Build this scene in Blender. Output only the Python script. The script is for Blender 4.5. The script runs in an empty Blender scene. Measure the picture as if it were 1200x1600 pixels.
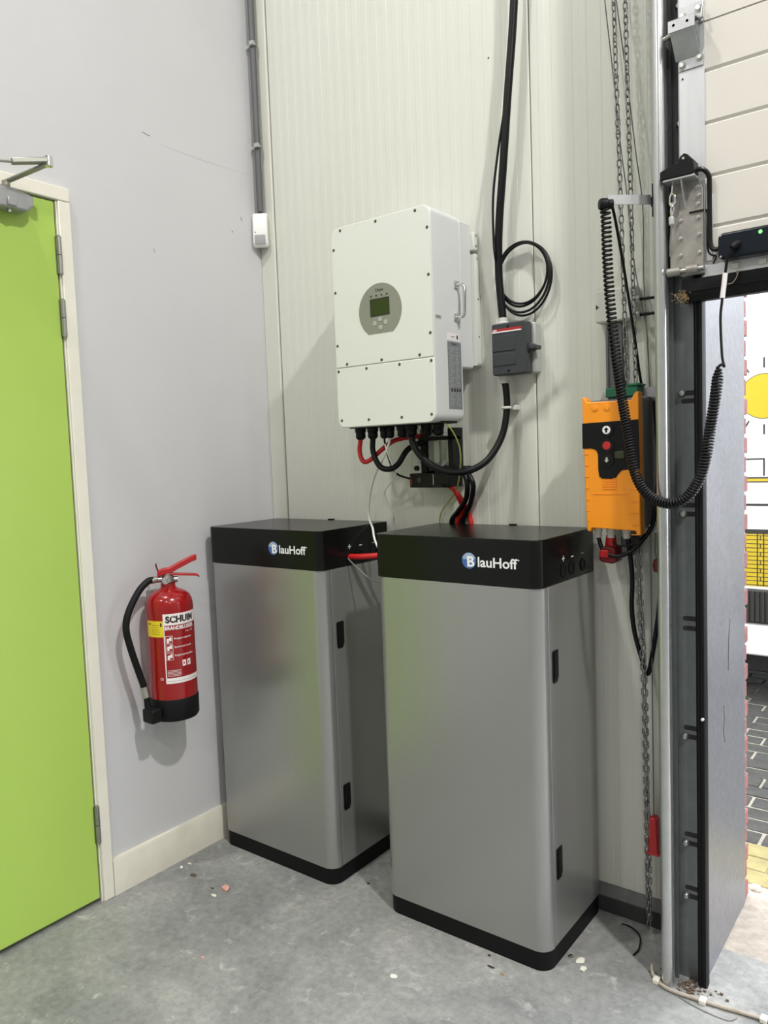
import bpy, bmesh, math, random
from mathutils import Vector, Matrix
random.seed(7)
S = bpy.context.scene
COL = S.collection
# ------------------------------------------------------------------ camera
cam = bpy.data.cameras.new('camera'); cam_o = bpy.data.objects.new('camera', cam); COL.objects.link(cam_o)
S.camera = cam_o
cam.sensor_fit = 'VERTICAL'; cam.sensor_height = 36.0; cam.lens = 36.0 * 1207.58 / 1600.0
cam.clip_start = 0.05; cam.clip_end = 200
yaw, pit, rol = -0.65462, -0.07489, -0.03720
d = Vector((math.sin(yaw)*math.cos(pit), math.cos(yaw)*math.cos(pit), math.sin(pit)))
r = Vector((math.cos(yaw), -math.sin(yaw), 0)); u = r.cross(d)
r2 = r*math.cos(rol) + u*math.sin(rol); u2 = u*math.cos(rol) - r*math.sin(rol)
mw = Matrix((r2, u2, -d)).transposed().to_4x4(); mw.translation = Vector((2.4813, -2.4282, 1.5697))
cam_o.matrix_world = mw
# ------------------------------------------------------------------ daylight outside
W = bpy.data.worlds.new('World'); S.world = W; W.use_nodes = True
bgn = W.node_tree.nodes['Background']; bgn.inputs[0].default_value = (0.93, 0.96, 1.0, 1); bgn.inputs[1].default_value = 6.5
# ------------------------------------------------------------------ ceiling lamps of the hall: (x, y, watts)
LAMP_Z = 5.25
LAMPS = [(3.9, -1.75, 215), (0.55, -2.1, 62), (3.9, -5.2, 66), (0.55, -5.4, 50), (7.2, -1.9, 45), (7.2, -5.2, 45)]
S.view_settings.view_transform = 'Standard'; S.view_settings.look = 'None'
S.view_settings.exposure = -0.05; S.view_settings.gamma = 1.0; S.view_settings.use_curve_mapping = False
try:
    S.cycles.use_denoising = True
    S.cycles.max_bounces = 8; S.cycles.diffuse_bounces = 5; S.cycles.glossy_bounces = 4
    S.cycles.sample_clamp_indirect = 8
except Exception: pass

# ------------------------------------------------------------------ materials
def mat(name, col, rough=0.5, metal=0.0, var=0.0, scale=6.0, bump=0.0, bscale=60.0, coat=0.0, alpha=None, emit=None, trans=0.0, stretch=None, col2=None, spec=None):
    m = bpy.data.materials.new(name); m.use_nodes = True
    nt = m.node_tree; N = nt.nodes; L = nt.links; b = N['Principled BSDF']
    c = (col[0], col[1], col[2], 1)
    b.inputs['Base Color'].default_value = c
    b.inputs['Roughness'].default_value = rough; b.inputs['Metallic'].default_value = metal
    b.inputs['Coat Weight'].default_value = coat
    if spec is not None: b.inputs['Specular IOR Level'].default_value = spec
    if trans: b.inputs['Transmission Weight'].default_value = trans
    if alpha is not None: b.inputs['Alpha'].default_value = alpha
    if emit: b.inputs['Emission Color'].default_value = (*emit[0], 1); b.inputs['Emission Strength'].default_value = emit[1]
    tc = N.new('ShaderNodeNewGeometry')
    src = tc.outputs['Position']
    if stretch:
        mp = N.new('ShaderNodeMapping'); mp.inputs['Scale'].default_value = stretch
        L.new(src, mp.inputs['Vector']); src = mp.outputs['Vector']
    if var or col2:
        n = N.new('ShaderNodeTexNoise'); n.inputs['Scale'].default_value = scale; n.inputs['Detail'].default_value = 5; n.inputs['Roughness'].default_value = .6
        L.new(src, n.inputs['Vector'])
        rp = N.new('ShaderNodeValToRGB'); rp.color_ramp.elements[0].position = .3; rp.color_ramp.elements[1].position = .7
        lo = col2 if col2 else tuple(max(0, x*(1-var)) for x in col); hi = col if col2 else tuple(min(1, x*(1+var)) for x in col)
        rp.color_ramp.elements[0].color = (*lo, 1); rp.color_ramp.elements[1].color = (*hi, 1)
        L.new(n.outputs['Fac'], rp.inputs['Fac']); L.new(rp.outputs['Color'], b.inputs['Base Color'])
    if bump:
        n2 = N.new('ShaderNodeTexNoise'); n2.inputs['Scale'].default_value = bscale; n2.inputs['Detail'].default_value = 4
        L.new(src, n2.inputs['Vector'])
        bp = N.new('ShaderNodeBump'); bp.inputs['Strength'].default_value = bump; bp.inputs['Distance'].default_value = .01
        L.new(n2.outputs['Fac'], bp.inputs['Height']); L.new(bp.outputs['Normal'], b.inputs['Normal'])
    return m

def floor_mat():
    m = bpy.data.materials.new('concrete_floor'); m.use_nodes = True
    nt = m.node_tree; N = nt.nodes; L = nt.links; b = N['Principled BSDF']; b.inputs['Roughness'].default_value = .62
    g = N.new('ShaderNodeNewGeometry')
    def noise(s, det=6, ro=.6, dist=0.0):
        n = N.new('ShaderNodeTexNoise'); n.inputs['Scale'].default_value = s; n.inputs['Detail'].default_value = det; n.inputs['Roughness'].default_value = ro; n.inputs['Distortion'].default_value = dist
        L.new(g.outputs['Position'], n.inputs['Vector']); return n.outputs['Fac']
    def ramp(f, stops):
        rp = N.new('ShaderNodeValToRGB'); e = rp.color_ramp.elements
        e[0].position, e[0].color = stops[0][0], (*stops[0][1], 1); e[1].position, e[1].color = stops[-1][0], (*stops[-1][1], 1)
        for p, c in stops[1:-1]:
            q = e.new(p); q.color = (*c, 1)
        L.new(f, rp.inputs['Fac']); return rp.outputs['Color']
    def mix(fac, a, bb, mode='MIX'):
        x = N.new('ShaderNodeMix'); x.data_type = 'RGBA'; x.blend_type = mode
        if isinstance(fac, float): x.inputs[0].default_value = fac
        else: L.new(fac, x.inputs[0])
        L.new(a, x.inputs[6]); L.new(bb, x.inputs[7]); return x.outputs[2]
    base = ramp(noise(2.2, 8, .65, .6), [(.32, (.185, .190, .190)), (.5, (.265, .268, .263)), (.68, (.37, .368, .355))])
    fine = ramp(noise(38, 6, .7), [(.36, (.80, .80, .80)), (.64, (1.10, 1.10, 1.10))])
    c = mix(1.0, base, fine, 'MULTIPLY')
    white = ramp(noise(1.0, 3), [(0, (.62, .62, .60)), (1, (.62, .62, .60))])
    spots = ramp(noise(13, 7, .72, .4), [(.58, (0, 0, 0)), (.74, (.7, .7, .7))])
    c = mix(spots, c, white)
    dark = ramp(noise(1.0, 3), [(0, (.13, .13, .125)), (1, (.13, .13, .125))])
    dsp = ramp(noise(70, 3, .5), [(.70, (0, 0, 0)), (.76, (.7, .7, .7))])
    c = mix(dsp, c, dark)
    L.new(c, b.inputs['Base Color'])
    bp = N.new('ShaderNodeBump'); bp.inputs['Strength'].default_value = .25; bp.inputs['Distance'].default_value = .004
    L.new(noise(30, 8, .7), bp.inputs['Height']); L.new(bp.outputs['Normal'], b.inputs['Normal'])
    rr = N.new('ShaderNodeMapRange'); rr.inputs[3].default_value = .45; rr.inputs[4].default_value = .75
    L.new(noise(3, 4), rr.inputs[0]); L.new(rr.outputs[0], b.inputs['Roughness'])
    return m

MT = dict(
    floor=floor_mat(),
    wall_l=mat('grey_wall_paint', (.605, .602, .617), .55, var=.025, scale=2.0, bump=.05, bscale=25),
    wall_o=mat('hall_wall_paint', (.50, .50, .49), .7, var=.02),
    ceil=mat('ceiling_paint', (.50, .50, .49), .8, var=.02),
    panel=mat('cream_panel_steel', (.66, .665, .60), .42, var=.012, scale=3),
    trimc=mat('cream_trim', (.64, .645, .575), .4, var=.02),
    dark=mat('dark_gap', (.02, .02, .02), .8, var=.1),
    plinth_d=mat('dark_plinth', (.035, .037, .037), .7, var=.25, scale=14, bump=.2),
    plinth_g=mat('grey_plinth', (.15, .155, .15), .6, var=.2, scale=12, bump=.1),
    base=mat('cream_baseboard', (.74, .71, .61), .5, var=.06, scale=9),
    frame=mat('cream_door_frame', (.80, .775, .68), .4, var=.03, scale=8),
    green=mat('lime_door_laminate', (.40, .585, .105), .42, var=.02, scale=2),
    steel=mat('hinge_steel', (.42, .42, .40), .35, 1.0, var=.1, scale=30),
    closer=mat('closer_grey_metal', (.38, .385, .40), .4, .5, var=.03),
    closer_arm=mat('closer_arm_metal', (.30, .30, .26), .38, .7, var=.05),
    galv=mat('galvanised_sheet', (.19, .194, .212), .42, .4, var=.16, scale=55, bump=.06, bscale=90),
    galv_d=mat('galvanised_angle', (.17, .19, .19), .4, .5, var=.12, scale=20),
    track=mat('track_zinc', (.55, .56, .56), .28, .9, var=.05, scale=20),
    chain=mat('chain_steel', (.30, .30, .29), .32, .85, var=.1, scale=40),
    zinc=mat('zinc_bracket', (.46, .47, .48), .4, .7, var=.08, scale=25),
    zinc_l=mat('zinc_end_cap', (.56, .57, .58), .42, .6, var=.07, scale=20, stretch=(1, 1, .15)),
    rustz=mat('worn_zinc', (.30, .285, .26), .5, .6, var=.18, scale=30),
    chrome=mat('chrome', (.72, .72, .72), .15, 1.0, var=.02),
    bolt=mat('bolt_zinc', (.45, .45, .43), .32, .9, var=.05, scale=40),
    rubber=mat('black_rubber', (.007, .007, .008), .5, var=.15, scale=20, spec=.18),
    blackp=mat('black_plastic', (.006, .006, .0065), .38, var=.1, scale=10, spec=.2),
    blackc=mat('black_cable_jacket', (.006, .006, .007), .35, var=.1, spec=.25),
    navy=mat('navy_black_plastic', (.006, .010, .016), .3, var=.1, spec=.25),
    doorp=mat('cream_door_section', (.63, .60, .55), .45, var=.015, scale=4),
    silver=mat('silver_lacquer', (.36, .36, .355), .28, .6, var=.012, scale=2),
    capb=mat('black_powder_coat', (.0055, .006, .0055), .24, var=.05, spec=.22),
    baseb=mat('black_base_coat', (.007, .007, .008), .5, var=.05, spec=.15),
    white=mat('white_powder_coat', (.72, .735, .68), .38, var=.008),
    whiteb=mat('white_powder_coat_body', (.68, .69, .695), .36, var=.008),
    bez=mat('display_grey', (.24, .25, .20), .4, var=.03),
    lcd=mat('lcd_green', (.030, .042, .012), .2, var=.05),
    btn=mat('button_grey', (.40, .41, .36), .35, var=.02),
    screw=mat('screw_dark_brass', (.10, .09, .06), .4, .6, var=.1),
    red=mat('extinguisher_red', (.30, .004, .006), .22, var=.02, coat=.25),
    redc=mat('red_cable_jacket', (.55, .012, .012), .4, var=.05),
    redp=mat('red_plastic', (.42, .012, .014), .38, var=.05),
    dred=mat('dark_red_plastic', (.14, .006, .008), .4, var=.08),
    prw=mat('white_print', (.85, .80, .80), .4, var=.01),
    prr=mat('dark_red_print', (.28, .006, .012), .35, var=.01),
    prd=mat('dark_print', (.03, .02, .02), .5, var=.01),
    pry=mat('yellow_sticker', (.80, .62, .02), .4, var=.03),
    logo_w=mat('logo_white', (.85, .86, .88), .4, var=.01),
    logo_b=mat('logo_blue', (.05, .13, .42), .4, var=.02),
    logo_l=mat('logo_pale_blue', (.32, .42, .62), .4, var=.02),
    isol=mat('isolator_grey', (.045, .048, .053), .42, var=.05, spec=.3),
    isol_b=mat('isolator_light_grey', (.42, .43, .42), .45, var=.03),
    gland_w=mat('pale_gland', (.62, .62, .58), .45, var=.03),
    orange=mat('orange_plastic', (.90, .30, .008), .36, var=.015),
    ctlgrey=mat('control_grey', (.13, .13, .14), .5, var=.04),
    green_b=mat('dark_green_plastic', (.005, .13, .065), .45, var=.08),
    wh=mat('white_cable', (.80, .80, .74), .45, var=.03),
    yg=mat('yellow_green_wire', (.36, .40, .10), .45, var=.1),
    grey_c=mat('grey_wire', (.16, .16, .16), .45, var=.05),
    clear=mat('clear_polycarbonate', (.85, .87, .82), .12, alpha=.28, var=.01),
    pir=mat('sensor_white', (.82, .82, .80), .4, var=.01),
    pirl=mat('sensor_lens', (.40, .40, .41), .3, var=.03),
    cond=mat('conduit_grey', (.10, .105, .11), .5, var=.04),
    conc=mat('threshold_sandy_concrete', (.36, .32, .275), .8, var=.2, scale=25, bump=.3, bscale=60),
    sand=mat('sand_joint', (.30, .28, .23), .9, var=.2, scale=40, bump=.3),
    pav=mat('basalt_paver', (.045, .045, .041), .7, var=.35, scale=18, bump=.4, bscale=80),
    pavy=mat('yellow_paver', (.27, .232, .10), .8, var=.18, scale=14, bump=.3, bscale=70),
    brick=mat('red_brick', (.27, .105, .10), .8, var=.25, scale=25, bump=.4, bscale=90),
    mortar=mat('pale_mortar', (.55, .52, .50), .9, var=.1, scale=30),
    van=mat('van_white_paint', (.80, .80, .82), .3, var=.01, coat=.3),
    vyel=mat('van_yellow_print', (.46, .335, .003), .4, var=.02),
    vblk=mat('van_black_print', (.015, .012, .01), .5, var=.1),
    tyre=mat('tyre_rubber', (.02, .02, .02), .8, var=.1, bump=.3),
    glass=mat('dark_glass', (.03, .035, .04), .05, var=.05),
    straw=mat('dry_straw', (.30, .20, .09), .8, var=.3, scale=60),
    dirt=mat('dirt', (.12, .085, .06), .9, var=.4, scale=60, bump=.5),
    pink=mat('pink_stone', (.62, .32, .28), .7, var=.2, scale=80),
    chip=mat('white_chip', (.72, .70, .62), .8, var=.1, scale=80),
    pipe=mat('beige_cable', (.36, .31, .26), .6, var=.15, scale=40),
    led=mat('green_led', (.1, .6, .1), .3, emit=((.25, 1.0, .25), 1.4)),
    spec=mat('spec_sticker_grey', (.20, .215, .225), .4, var=.03),
    specl=mat('spec_print', (.42, .43, .44), .4, var=.02),
    lamp=mat('lamp_housing', (.5, .5, .5), .4, .5, var=.03),
)

# ------------------------------------------------------------------ mesh helpers
WL = {}
class MB:
    def __init__(s): s.v = []; s.f = []
    def add(s, vs, fs):
        n = len(s.v); s.v += [Vector(p) for p in vs]; s.f += [[i+n for i in f] for f in fs]; return s
    def box(s, x0, x1, y0, y1, z0, z1):
        vs = [(x, y, z) for x in (x0, x1) for y in (y0, y1) for z in (z0, z1)]
        return s.add(vs, [(0,1,3,2), (4,6,7,5), (0,4,5,1), (2,3,7,6), (0,2,6,4), (1,5,7,3)])
    def prism(s, poly, axis, lo, hi):
        """poly of 2D points, extruded along axis; 2D order: x->(y,z), y->(x,z), z->(x,y)"""
        n = len(poly)
        def P(a, t):
            return (t, a[0], a[1]) if axis == 'x' else ((a[0], t, a[1]) if axis == 'y' else (a[0], a[1], t))
        vs = [P(a, lo) for a in poly] + [P(a, hi) for a in poly]
        fs = [tuple(range(n)), tuple(range(2*n-1, n-1, -1))] + [(i, i+n, (i+1) % n + n, (i+1) % n) for i in range(n)]
        return s.add(vs, fs)
    def tube(s, pts, rad, n=10, closed=False, caps=True):
        pts = [Vector(p) for p in pts]; m = len(pts)
        if m < 2: return s
        rads = rad if isinstance(rad, (list, tuple)) else [rad]*m
        T = []
        for i in range(m):
            a = pts[(i-1) % m] if (closed or i > 0) else pts[i]
            b = pts[(i+1) % m] if (closed or i < m-1) else pts[i]
            t = (b-a); T.append(t.normalized() if t.length > 1e-9 else Vector((0, 0, 1)))
        ref = Vector((0, 0, 1)) if abs(T[0].z) < .9 else Vector((1, 0, 0))
        nrm = T[0].cross(ref).normalized(); vs = []
        for i in range(m):
            nrm = (nrm - T[i]*nrm.dot(T[i]))
            nrm = nrm.normalized() if nrm.length > 1e-6 else T[i].orthogonal().normalized()
            bn = T[i].cross(nrm)
            for k in range(n):
                a = 2*math.pi*k/n; vs.append(pts[i] + (nrm*math.cos(a) + bn*math.sin(a))*rads[i])
        fs = []
        for i in range(m if closed else m-1):
            j = (i+1) % m
            for k in range(n): fs.append((i*n+k, i*n+(k+1) % n, j*n+(k+1) % n, j*n+k))
        if caps and not closed: fs += [tuple(range(n-1, -1, -1)), tuple((m-1)*n+k for k in range(n))]
        return s.add(vs, fs)
    def cyl(s, a, b, rad, n=16, r2=None): return s.tube([a, b], [rad, rad if r2 is None else r2], n)
    def lathe(s, prof, c, n=32, axis='z'):
        vs = []; m = len(prof)
        for (rr, h) in prof:
            for k in range(n):
                a = 2*math.pi*k/n; x, y = rr*math.cos(a), rr*math.sin(a)
                p = (x, y, h) if axis == 'z' else ((h, x, y) if axis == 'x' else (x, h, y))
                vs.append((c[0]+p[0], c[1]+p[1], c[2]+p[2]))
        fs = [(i*n+k, i*n+(k+1) % n, (i+1)*n+(k+1) % n, (i+1)*n+k) for i in range(m-1) for k in range(n)]
        if prof[0][0] > 1e-6: fs.append(tuple(range(n-1, -1, -1)))
        if prof[-1][0] > 1e-6: fs.append(tuple((m-1)*n+k for k in range(n)))
        return s.add(vs, fs)
    def xf(s, M):
        s.v = [M @ p for p in s.v]; return s
    def build(s, name, m, parent=None, bevel=0, seg=2, smooth=35):
        c = Vector((0, 0, 0))
        if s.v:
            lo = Vector([min(p[i] for p in s.v) for i in range(3)]); hi = Vector([max(p[i] for p in s.v) for i in range(3)])
            c = (lo+hi)/2
            if parent is None: c.z = lo.z
        me = bpy.data.meshes.new(name); me.from_pydata([p-c for p in s.v], [], s.f)
        bm = bmesh.new(); bm.from_mesh(me)
        bmesh.ops.remove_doubles(bm, verts=bm.verts, dist=1e-6)
        bmesh.ops.recalc_face_normals(bm, faces=bm.faces)
        bm.to_mesh(me); bm.free()
        me.materials.append(MT[m] if isinstance(m, str) else m)
        if smooth:
            me.shade_smooth(); me.set_sharp_from_angle(angle=math.radians(smooth))
        return link(name, me, c, parent, bevel, seg)
def link(name, me, c, parent=None, bevel=0, seg=2):
    o = bpy.data.objects.new(name, me); COL.objects.link(o); o.location = c
    if parent:
        o.parent = parent; o.matrix_parent_inverse = Matrix.Translation(-WL[parent.name])
    WL[o.name] = Vector(c)
    if bevel:
        b = o.modifiers.new('bevel', 'BEVEL'); b.width = bevel; b.segments = seg; b.limit_method = 'ANGLE'; b.angle_limit = math.radians(40); b.harden_normals = False
    return o
def thing(name, loc, label=None, cat=None, group=None, kind=None):
    o = bpy.data.objects.new(name, None); COL.objects.link(o); o.location = loc; o.empty_display_size = .05
    WL[o.name] = Vector(loc); tag(o, label, cat, group, kind); return o
def tag(o, label=None, cat=None, group=None, kind=None):
    if label: o['label'] = label
    if cat: o['category'] = cat
    if group: o['group'] = group
    if kind: o['kind'] = kind
    return o
def plabel(o, l): o['label'] = l; return o
def box(name, m, x0, x1, y0, y1, z0, z1, parent=None, bevel=0, seg=2):
    return MB().box(x0, x1, y0, y1, z0, z1).build(name, m, parent, bevel, seg)
def struct(o): o['kind'] = 'structure'; return o
def rrect(x0, x1, y0, y1, rads, n=7):
    """rounded rectangle, rads for corners (x0y0, x1y0, x1y1, x0y1)"""
    if not isinstance(rads, (list, tuple)): rads = [rads]*4
    out = []
    for (cx, cy, sx, sy, a0, R) in ((x0, y0, 1, 1, 180, rads[0]), (x1, y0, -1, 1, 270, rads[1]), (x1, y1, -1, -1, 0, rads[2]), (x0, y1, 1, -1, 90, rads[3])):
        if R < 1e-6: out.append((cx, cy)); continue
        for k in range(n+1):
            a = math.radians(a0 + 90*k/n); out.append((cx+sx*R+R*math.cos(a), cy+sy*R+R*math.sin(a)))
    return out
def circ(cx, cy, R, n=24, a0=0, a1=360, ry=None):
    ry = R if ry is None else ry
    full = abs(a1-a0) >= 360
    return [(cx+R*math.cos(math.radians(a0+(a1-a0)*k/(n if full else n-1))), cy+ry*math.sin(math.radians(a0+(a1-a0)*k/(n if full else n-1)))) for k in range(n)]
def spline(pts, sub=8):
    P = [Vector(p) for p in pts]; out = []
    for i in range(len(P)-1):
        p0 = P[i-1] if i else P[0]*2-P[1]; p1, p2 = P[i], P[i+1]; p3 = P[i+2] if i+2 < len(P) else P[-1]*2-P[-2]
        for k in range(sub):
            t = k/sub
            out.append(.5*((2*p1)+(p2-p0)*t+(2*p0-5*p1+4*p2-p3)*t*t+(3*p1-p0-3*p2+p3)*t**3))
    out.append(P[-1]); return out
def cable(name, m, pts, rad, parent=None, sub=8, n=10):
    return MB().tube(spline(pts, sub), rad, n).build(name, m, parent, smooth=60)
def textmb(body, width, height, bold=.02, ext=.0004, res=3):
    """flat lettering scaled to width x height, origin lower left, in (u, v, w)"""
    cu = bpy.data.curves.new('t', 'FONT'); cu.body = body; cu.size = 1; cu.offset = bold; cu.resolution_u = res; cu.extrude = .01
    ob = bpy.data.objects.new('t', cu); COL.objects.link(ob)
    dg = bpy.context.evaluated_depsgraph_get(); dg.update()
    me = bpy.data.meshes.new_from_object(ob.evaluated_get(dg))
    mb = MB(); vs = [v.co.copy() for v in me.vertices]; fs = [tuple(p.vertices) for p in me.polygons]
    bpy.data.objects.remove(ob); bpy.data.curves.remove(cu); bpy.data.meshes.remove(me)
    if not vs: return mb
    x0 = min(v.x for v in vs); x1 = max(v.x for v in vs); y0 = min(v.y for v in vs); y1 = max(v.y for v in vs)
    sx = width/(x1-x0); sy = height/(y1-y0)
    mb.add([((v.x-x0)*sx, (v.y-y0)*sy, (1 if v.z > 0 else 0)*ext) for v in vs], fs); return mb
def text(name, m, body, width, height, O, U, V, parent=None, bold=.02, ext=.0004):
    U = Vector(U); V = Vector(V); Nn = U.cross(V); O = Vector(O)
    mb = textmb(body, width, height, bold, ext)
    mb.v = [O+U*p.x+V*p.y+Nn*p.z for p in mb.v]
    return mb.build(name, m, parent, smooth=0)
def copies(me_obj, n): pass

# ------------------------------------------------------------------ the hall shell
HX, HY, HZ = 9.0, -8.0, 5.6
floor = struct(box('floor', 'floor', -.2, HX+.2, HY-.2, 0.0, -.2, 0)); tag(floor, 'grey dusty concrete floor of the hall')
wl = MB()
wl.box(-.22, 0, -.925, .12, 0, HZ).box(-.22, 0, -1.995, -.925, 2.485, HZ).box(-.22, 0, HY, -1.995, 0, HZ)
wall_left = tag(struct(wl.build('wall_left', 'wall_l')), 'smooth pale grey painted wall beside the green door')
for pp, rr in (([(.0, -.585, 2.797), (.0004, -.568, 2.793), (0, -.551, 2.792)], .0011), ([(0, -.507, 2.772), (.0002, -.29, 2.769), (0, -.03, 2.778)], .0002), ([(0, -.114, 2.589), (.0003, -.110, 2.58), (0, -.106, 2.573)], .0012), ([(0, -.165, 2.520), (.0004, -.163, 2.518), (0, -.161, 2.517)], .0018), ([(0, -.564, 2.378), (.0003, -.562, 2.37), (0, -.559, 2.361)], .0008)):
    MB().tube(pp, rr, 5).build('scuff_mark', 'plinth_g', wall_left)
OPX, OPX2, OPZ = 1.88, 5.4, 4.3            # loading door opening
wb = MB(); wb.box(0, 1.80, .03, .26, 0, HZ).box(1.78, OPX2+.1, .03, .26, OPZ, HZ).box(OPX2, HX, .03, .26, 0, HZ)
wb.box(1.786, 1.878, -.17, .26, 0, OPZ)
wall_back = tag(struct(wb.build('wall_back', 'trimc')), 'cream ribbed sandwich panel wall behind the cabinets')
def ribbed(name, x0, x1, z0, z1):
    pitch = .0475; lip = .003; pr = [(x0, .03), (x0, .006), (x0+.004, .001)]
    x = x0+.03
    while x < x1-.04:
        pr += [(x, .001), (x+.002, .0003), (x+.024, .0003), (x+.026, .001)]
        x += pitch
    pr += [(x1-.004, .001), (x1, .006), (x1, .03)]
    return MB().prism(pr, 'z', z0, z1).build(name, 'panel', wall_back, smooth=10)
ribbed('wall_panel', .0885, 1.2865, .09, HZ); ribbed('wall_panel', 1.2895, 1.80, .09, HZ)
ribbed('wall_panel', OPX2, 6.6, .09, HZ); ribbed('wall_panel', 6.603, 7.8, .09, HZ); ribbed('wall_panel', 7.803, HX, .09, HZ)
MB().prism([(0, .03), (0, -.001), (.003, -.004), (.080, -.004), (.0845, 0), (.0845, .03)], 'z', .09, HZ).build('corner_trim', 'trimc', wall_back)
# plinth of the panel wall
box('plinth_base', 'plinth_d', .0, 1.80, -.018, .03, 0, .056, wall_back, .004)
MB().prism([(.03, .056), (-.017, .056), (-.004, .093), (.03, .093)], 'x', 0, 1.80).build('plinth_flashing', 'plinth_g', wall_back)
box('panel_screw_hole', 'dark', 1.137, 1.141, -.0012, .002, 2.90, 2.905, wall_back)
wall_right = struct(box('wall_right', 'wall_o', HX, HX+.2, HY, .2, 0, HZ))
wall_front = struct(box('wall_front', 'wall_o', 0, HX, HY-.2, HY, 0, HZ))
ceiling = struct(box('ceiling', 'ceil', -.2, HX+.2, HY-.2, .3, HZ, HZ+.15))
base_l = tag(struct(MB().prism([(0, 0), (.016, 0), (.016, .126), (.012, .136), (0, .136)], 'y', -.9075, -.004).build('baseboard_left', 'base')), 'cream baseboard along the grey wall')
# high-bay lamps of the hall (above the picture)
for i, (lx, ly, pw) in enumerate(LAMPS):
    t = thing('high_bay_lamp', (lx, ly, LAMP_Z), 'round grey high bay lamp under the hall ceiling, ' + ('in front of the loading door', 'nearest the green door', 'behind the loading door lamp', 'farthest along the grey wall', 'by the far wall', 'in the far corner of the hall')[i], 'lamp', 'high bay lamps')
    MB().lathe([(.04, .16), (.12, .12), (.24, .03), (.27, 0), (.255, 0), (.22, .025)], (lx, ly, LAMP_Z)).build('housing', 'lamp', t)
    MB().cyl((lx, ly, LAMP_Z+.15), (lx, ly, HZ), .008).build('suspension_rod', 'lamp', t)
    li = bpy.data.lights.new('lamp_light', 'AREA'); li.shape = 'DISK'; li.size = .24; li.energy = pw; li.color = (1.0, .985, .95)
    lo = bpy.data.objects.new('lamp_light', li); COL.objects.link(lo); lo.location = (lx, ly, LAMP_Z+.005)
    lo.parent = t; lo.matrix_parent_inverse = Matrix.Translation(-WL[t.name])

# ------------------------------------------------------------------ green door, frame
trim1 = thing('trim_1', (0, -1.45, 0), 'cream painted door frame around the green door', kind='structure')
def post(y0, y1): return MB().box(-.1, .017, y0, y1, 0, 2.4605)
post(-.9525, -.909).build('jamb', 'frame', trim1, .003); post(-2.011, -1.967).build('jamb', 'frame', trim1, .003)
box('head', 'frame', -.1, .017, -2.011, -.909, 2.4625, 2.508, trim1, .003)
box('rebate', 'frame', -.1, -.042, -1.966, -.953, 0, 2.462, trim1)
box('jamb_bead', 'frame', -.002, .008, -.9575, -.9530, 0, 2.4605, trim1)
door = thing('door_1', (0, -1.45, .02), 'lime green flush door in a cream frame', kind='structure')
box('door_leaf', 'green', -.034, .006, -1.962, -.9625, .018, 2.456, door, .002)
for z0, z1 in ((2.217, 2.340), (2.007, 2.130), (.223, .356)):
    h = MB(); y = -.9585; zm = (z0+z1)/2
    h.cyl((.016, y, z0), (.016, y, zm-.001), .0085, 12).cyl((.016, y, zm+.001), (.016, y, z1), .0085, 12)
    h.cyl((.016, y, z0-.004), (.016, y, z0), .0055, 10).cyl((.016, y, z1), (.016, y, z1+.004), .0055, 10)
    hi = h.build('hinge', 'steel', door)
    box('hinge_plate', 'steel', .0062, .0092, -.968, -.958, z0, z1, hi)
# door closer
DZ = .012
cl = thing('door_closer', (.03, -1.17, 2.372), 'grey overhead door closer at the top of the green door', 'door closer')
prof = [(a_, b_+DZ) for a_, b_ in [(-1.32, 2.372), (-1.085, 2.372), (-1.062, 2.395), (-1.062, 2.424), (-1.10, 2.432), (-1.125, 2.437), (-1.16, 2.437), (-1.19, 2.432), (-1.32, 2.432)]]
MB().prism(prof, 'x', .006, .062).build('body', 'closer', cl, .007, 3)
box('valve_cover', 'closer', .062, .070, -1.152, -1.122, 2.390, 2.416, cl, .003)
MB().cyl((.045, -1.137, 2.374), (.045, -1.137, 2.386), .008).build('lower_spindle', 'steel', cl)
MB().cyl((.036, -1.137, 2.447), (.036, -1.137, 2.472), .0125).build('spindle', 'closer_arm', cl)
E_ = Vector((.165, -1.064, 2.516))
def arm(p, q, w, h):
    p = Vector(p); q = Vector(q); t = (q-p).normalized(); s_ = t.cross(Vector((0, 0, 1))).normalized(); n = s_.cross(t)
    vs = [a+s_*w*i+n*h*j for a in (p, q) for i in (-1, 1) for j in (-1, 1)]
    return MB().add(vs, [(0,1,3,2), (4,6,7,5), (0,4,5,1), (2,3,7,6), (0,2,6,4), (1,5,7,3)])
arm((.036, -1.137, 2.470), E_-Vector((0, 0, .004)), .011, .0035).build('main_arm', 'closer_arm', cl, .002)
arm(E_+Vector((0, 0, .006)), (.128, -1.165, 2.502), .012, .009).build('fore_arm', 'closer_arm', cl, .004)
MB().tube([(.130, -1.160, 2.502), (.03, -1.44, 2.482)], .005, 8).build('adjusting_rod', 'steel', cl)
MB().cyl(E_-Vector((0, 0, .012)), E_+Vector((0, 0, .018)), .0125).build('elbow_pin', 'chrome', cl)
box('frame_shoe', 'closer', .017, .04, -1.48, -1.41, 2.467, 2.49, cl, .003)

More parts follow.
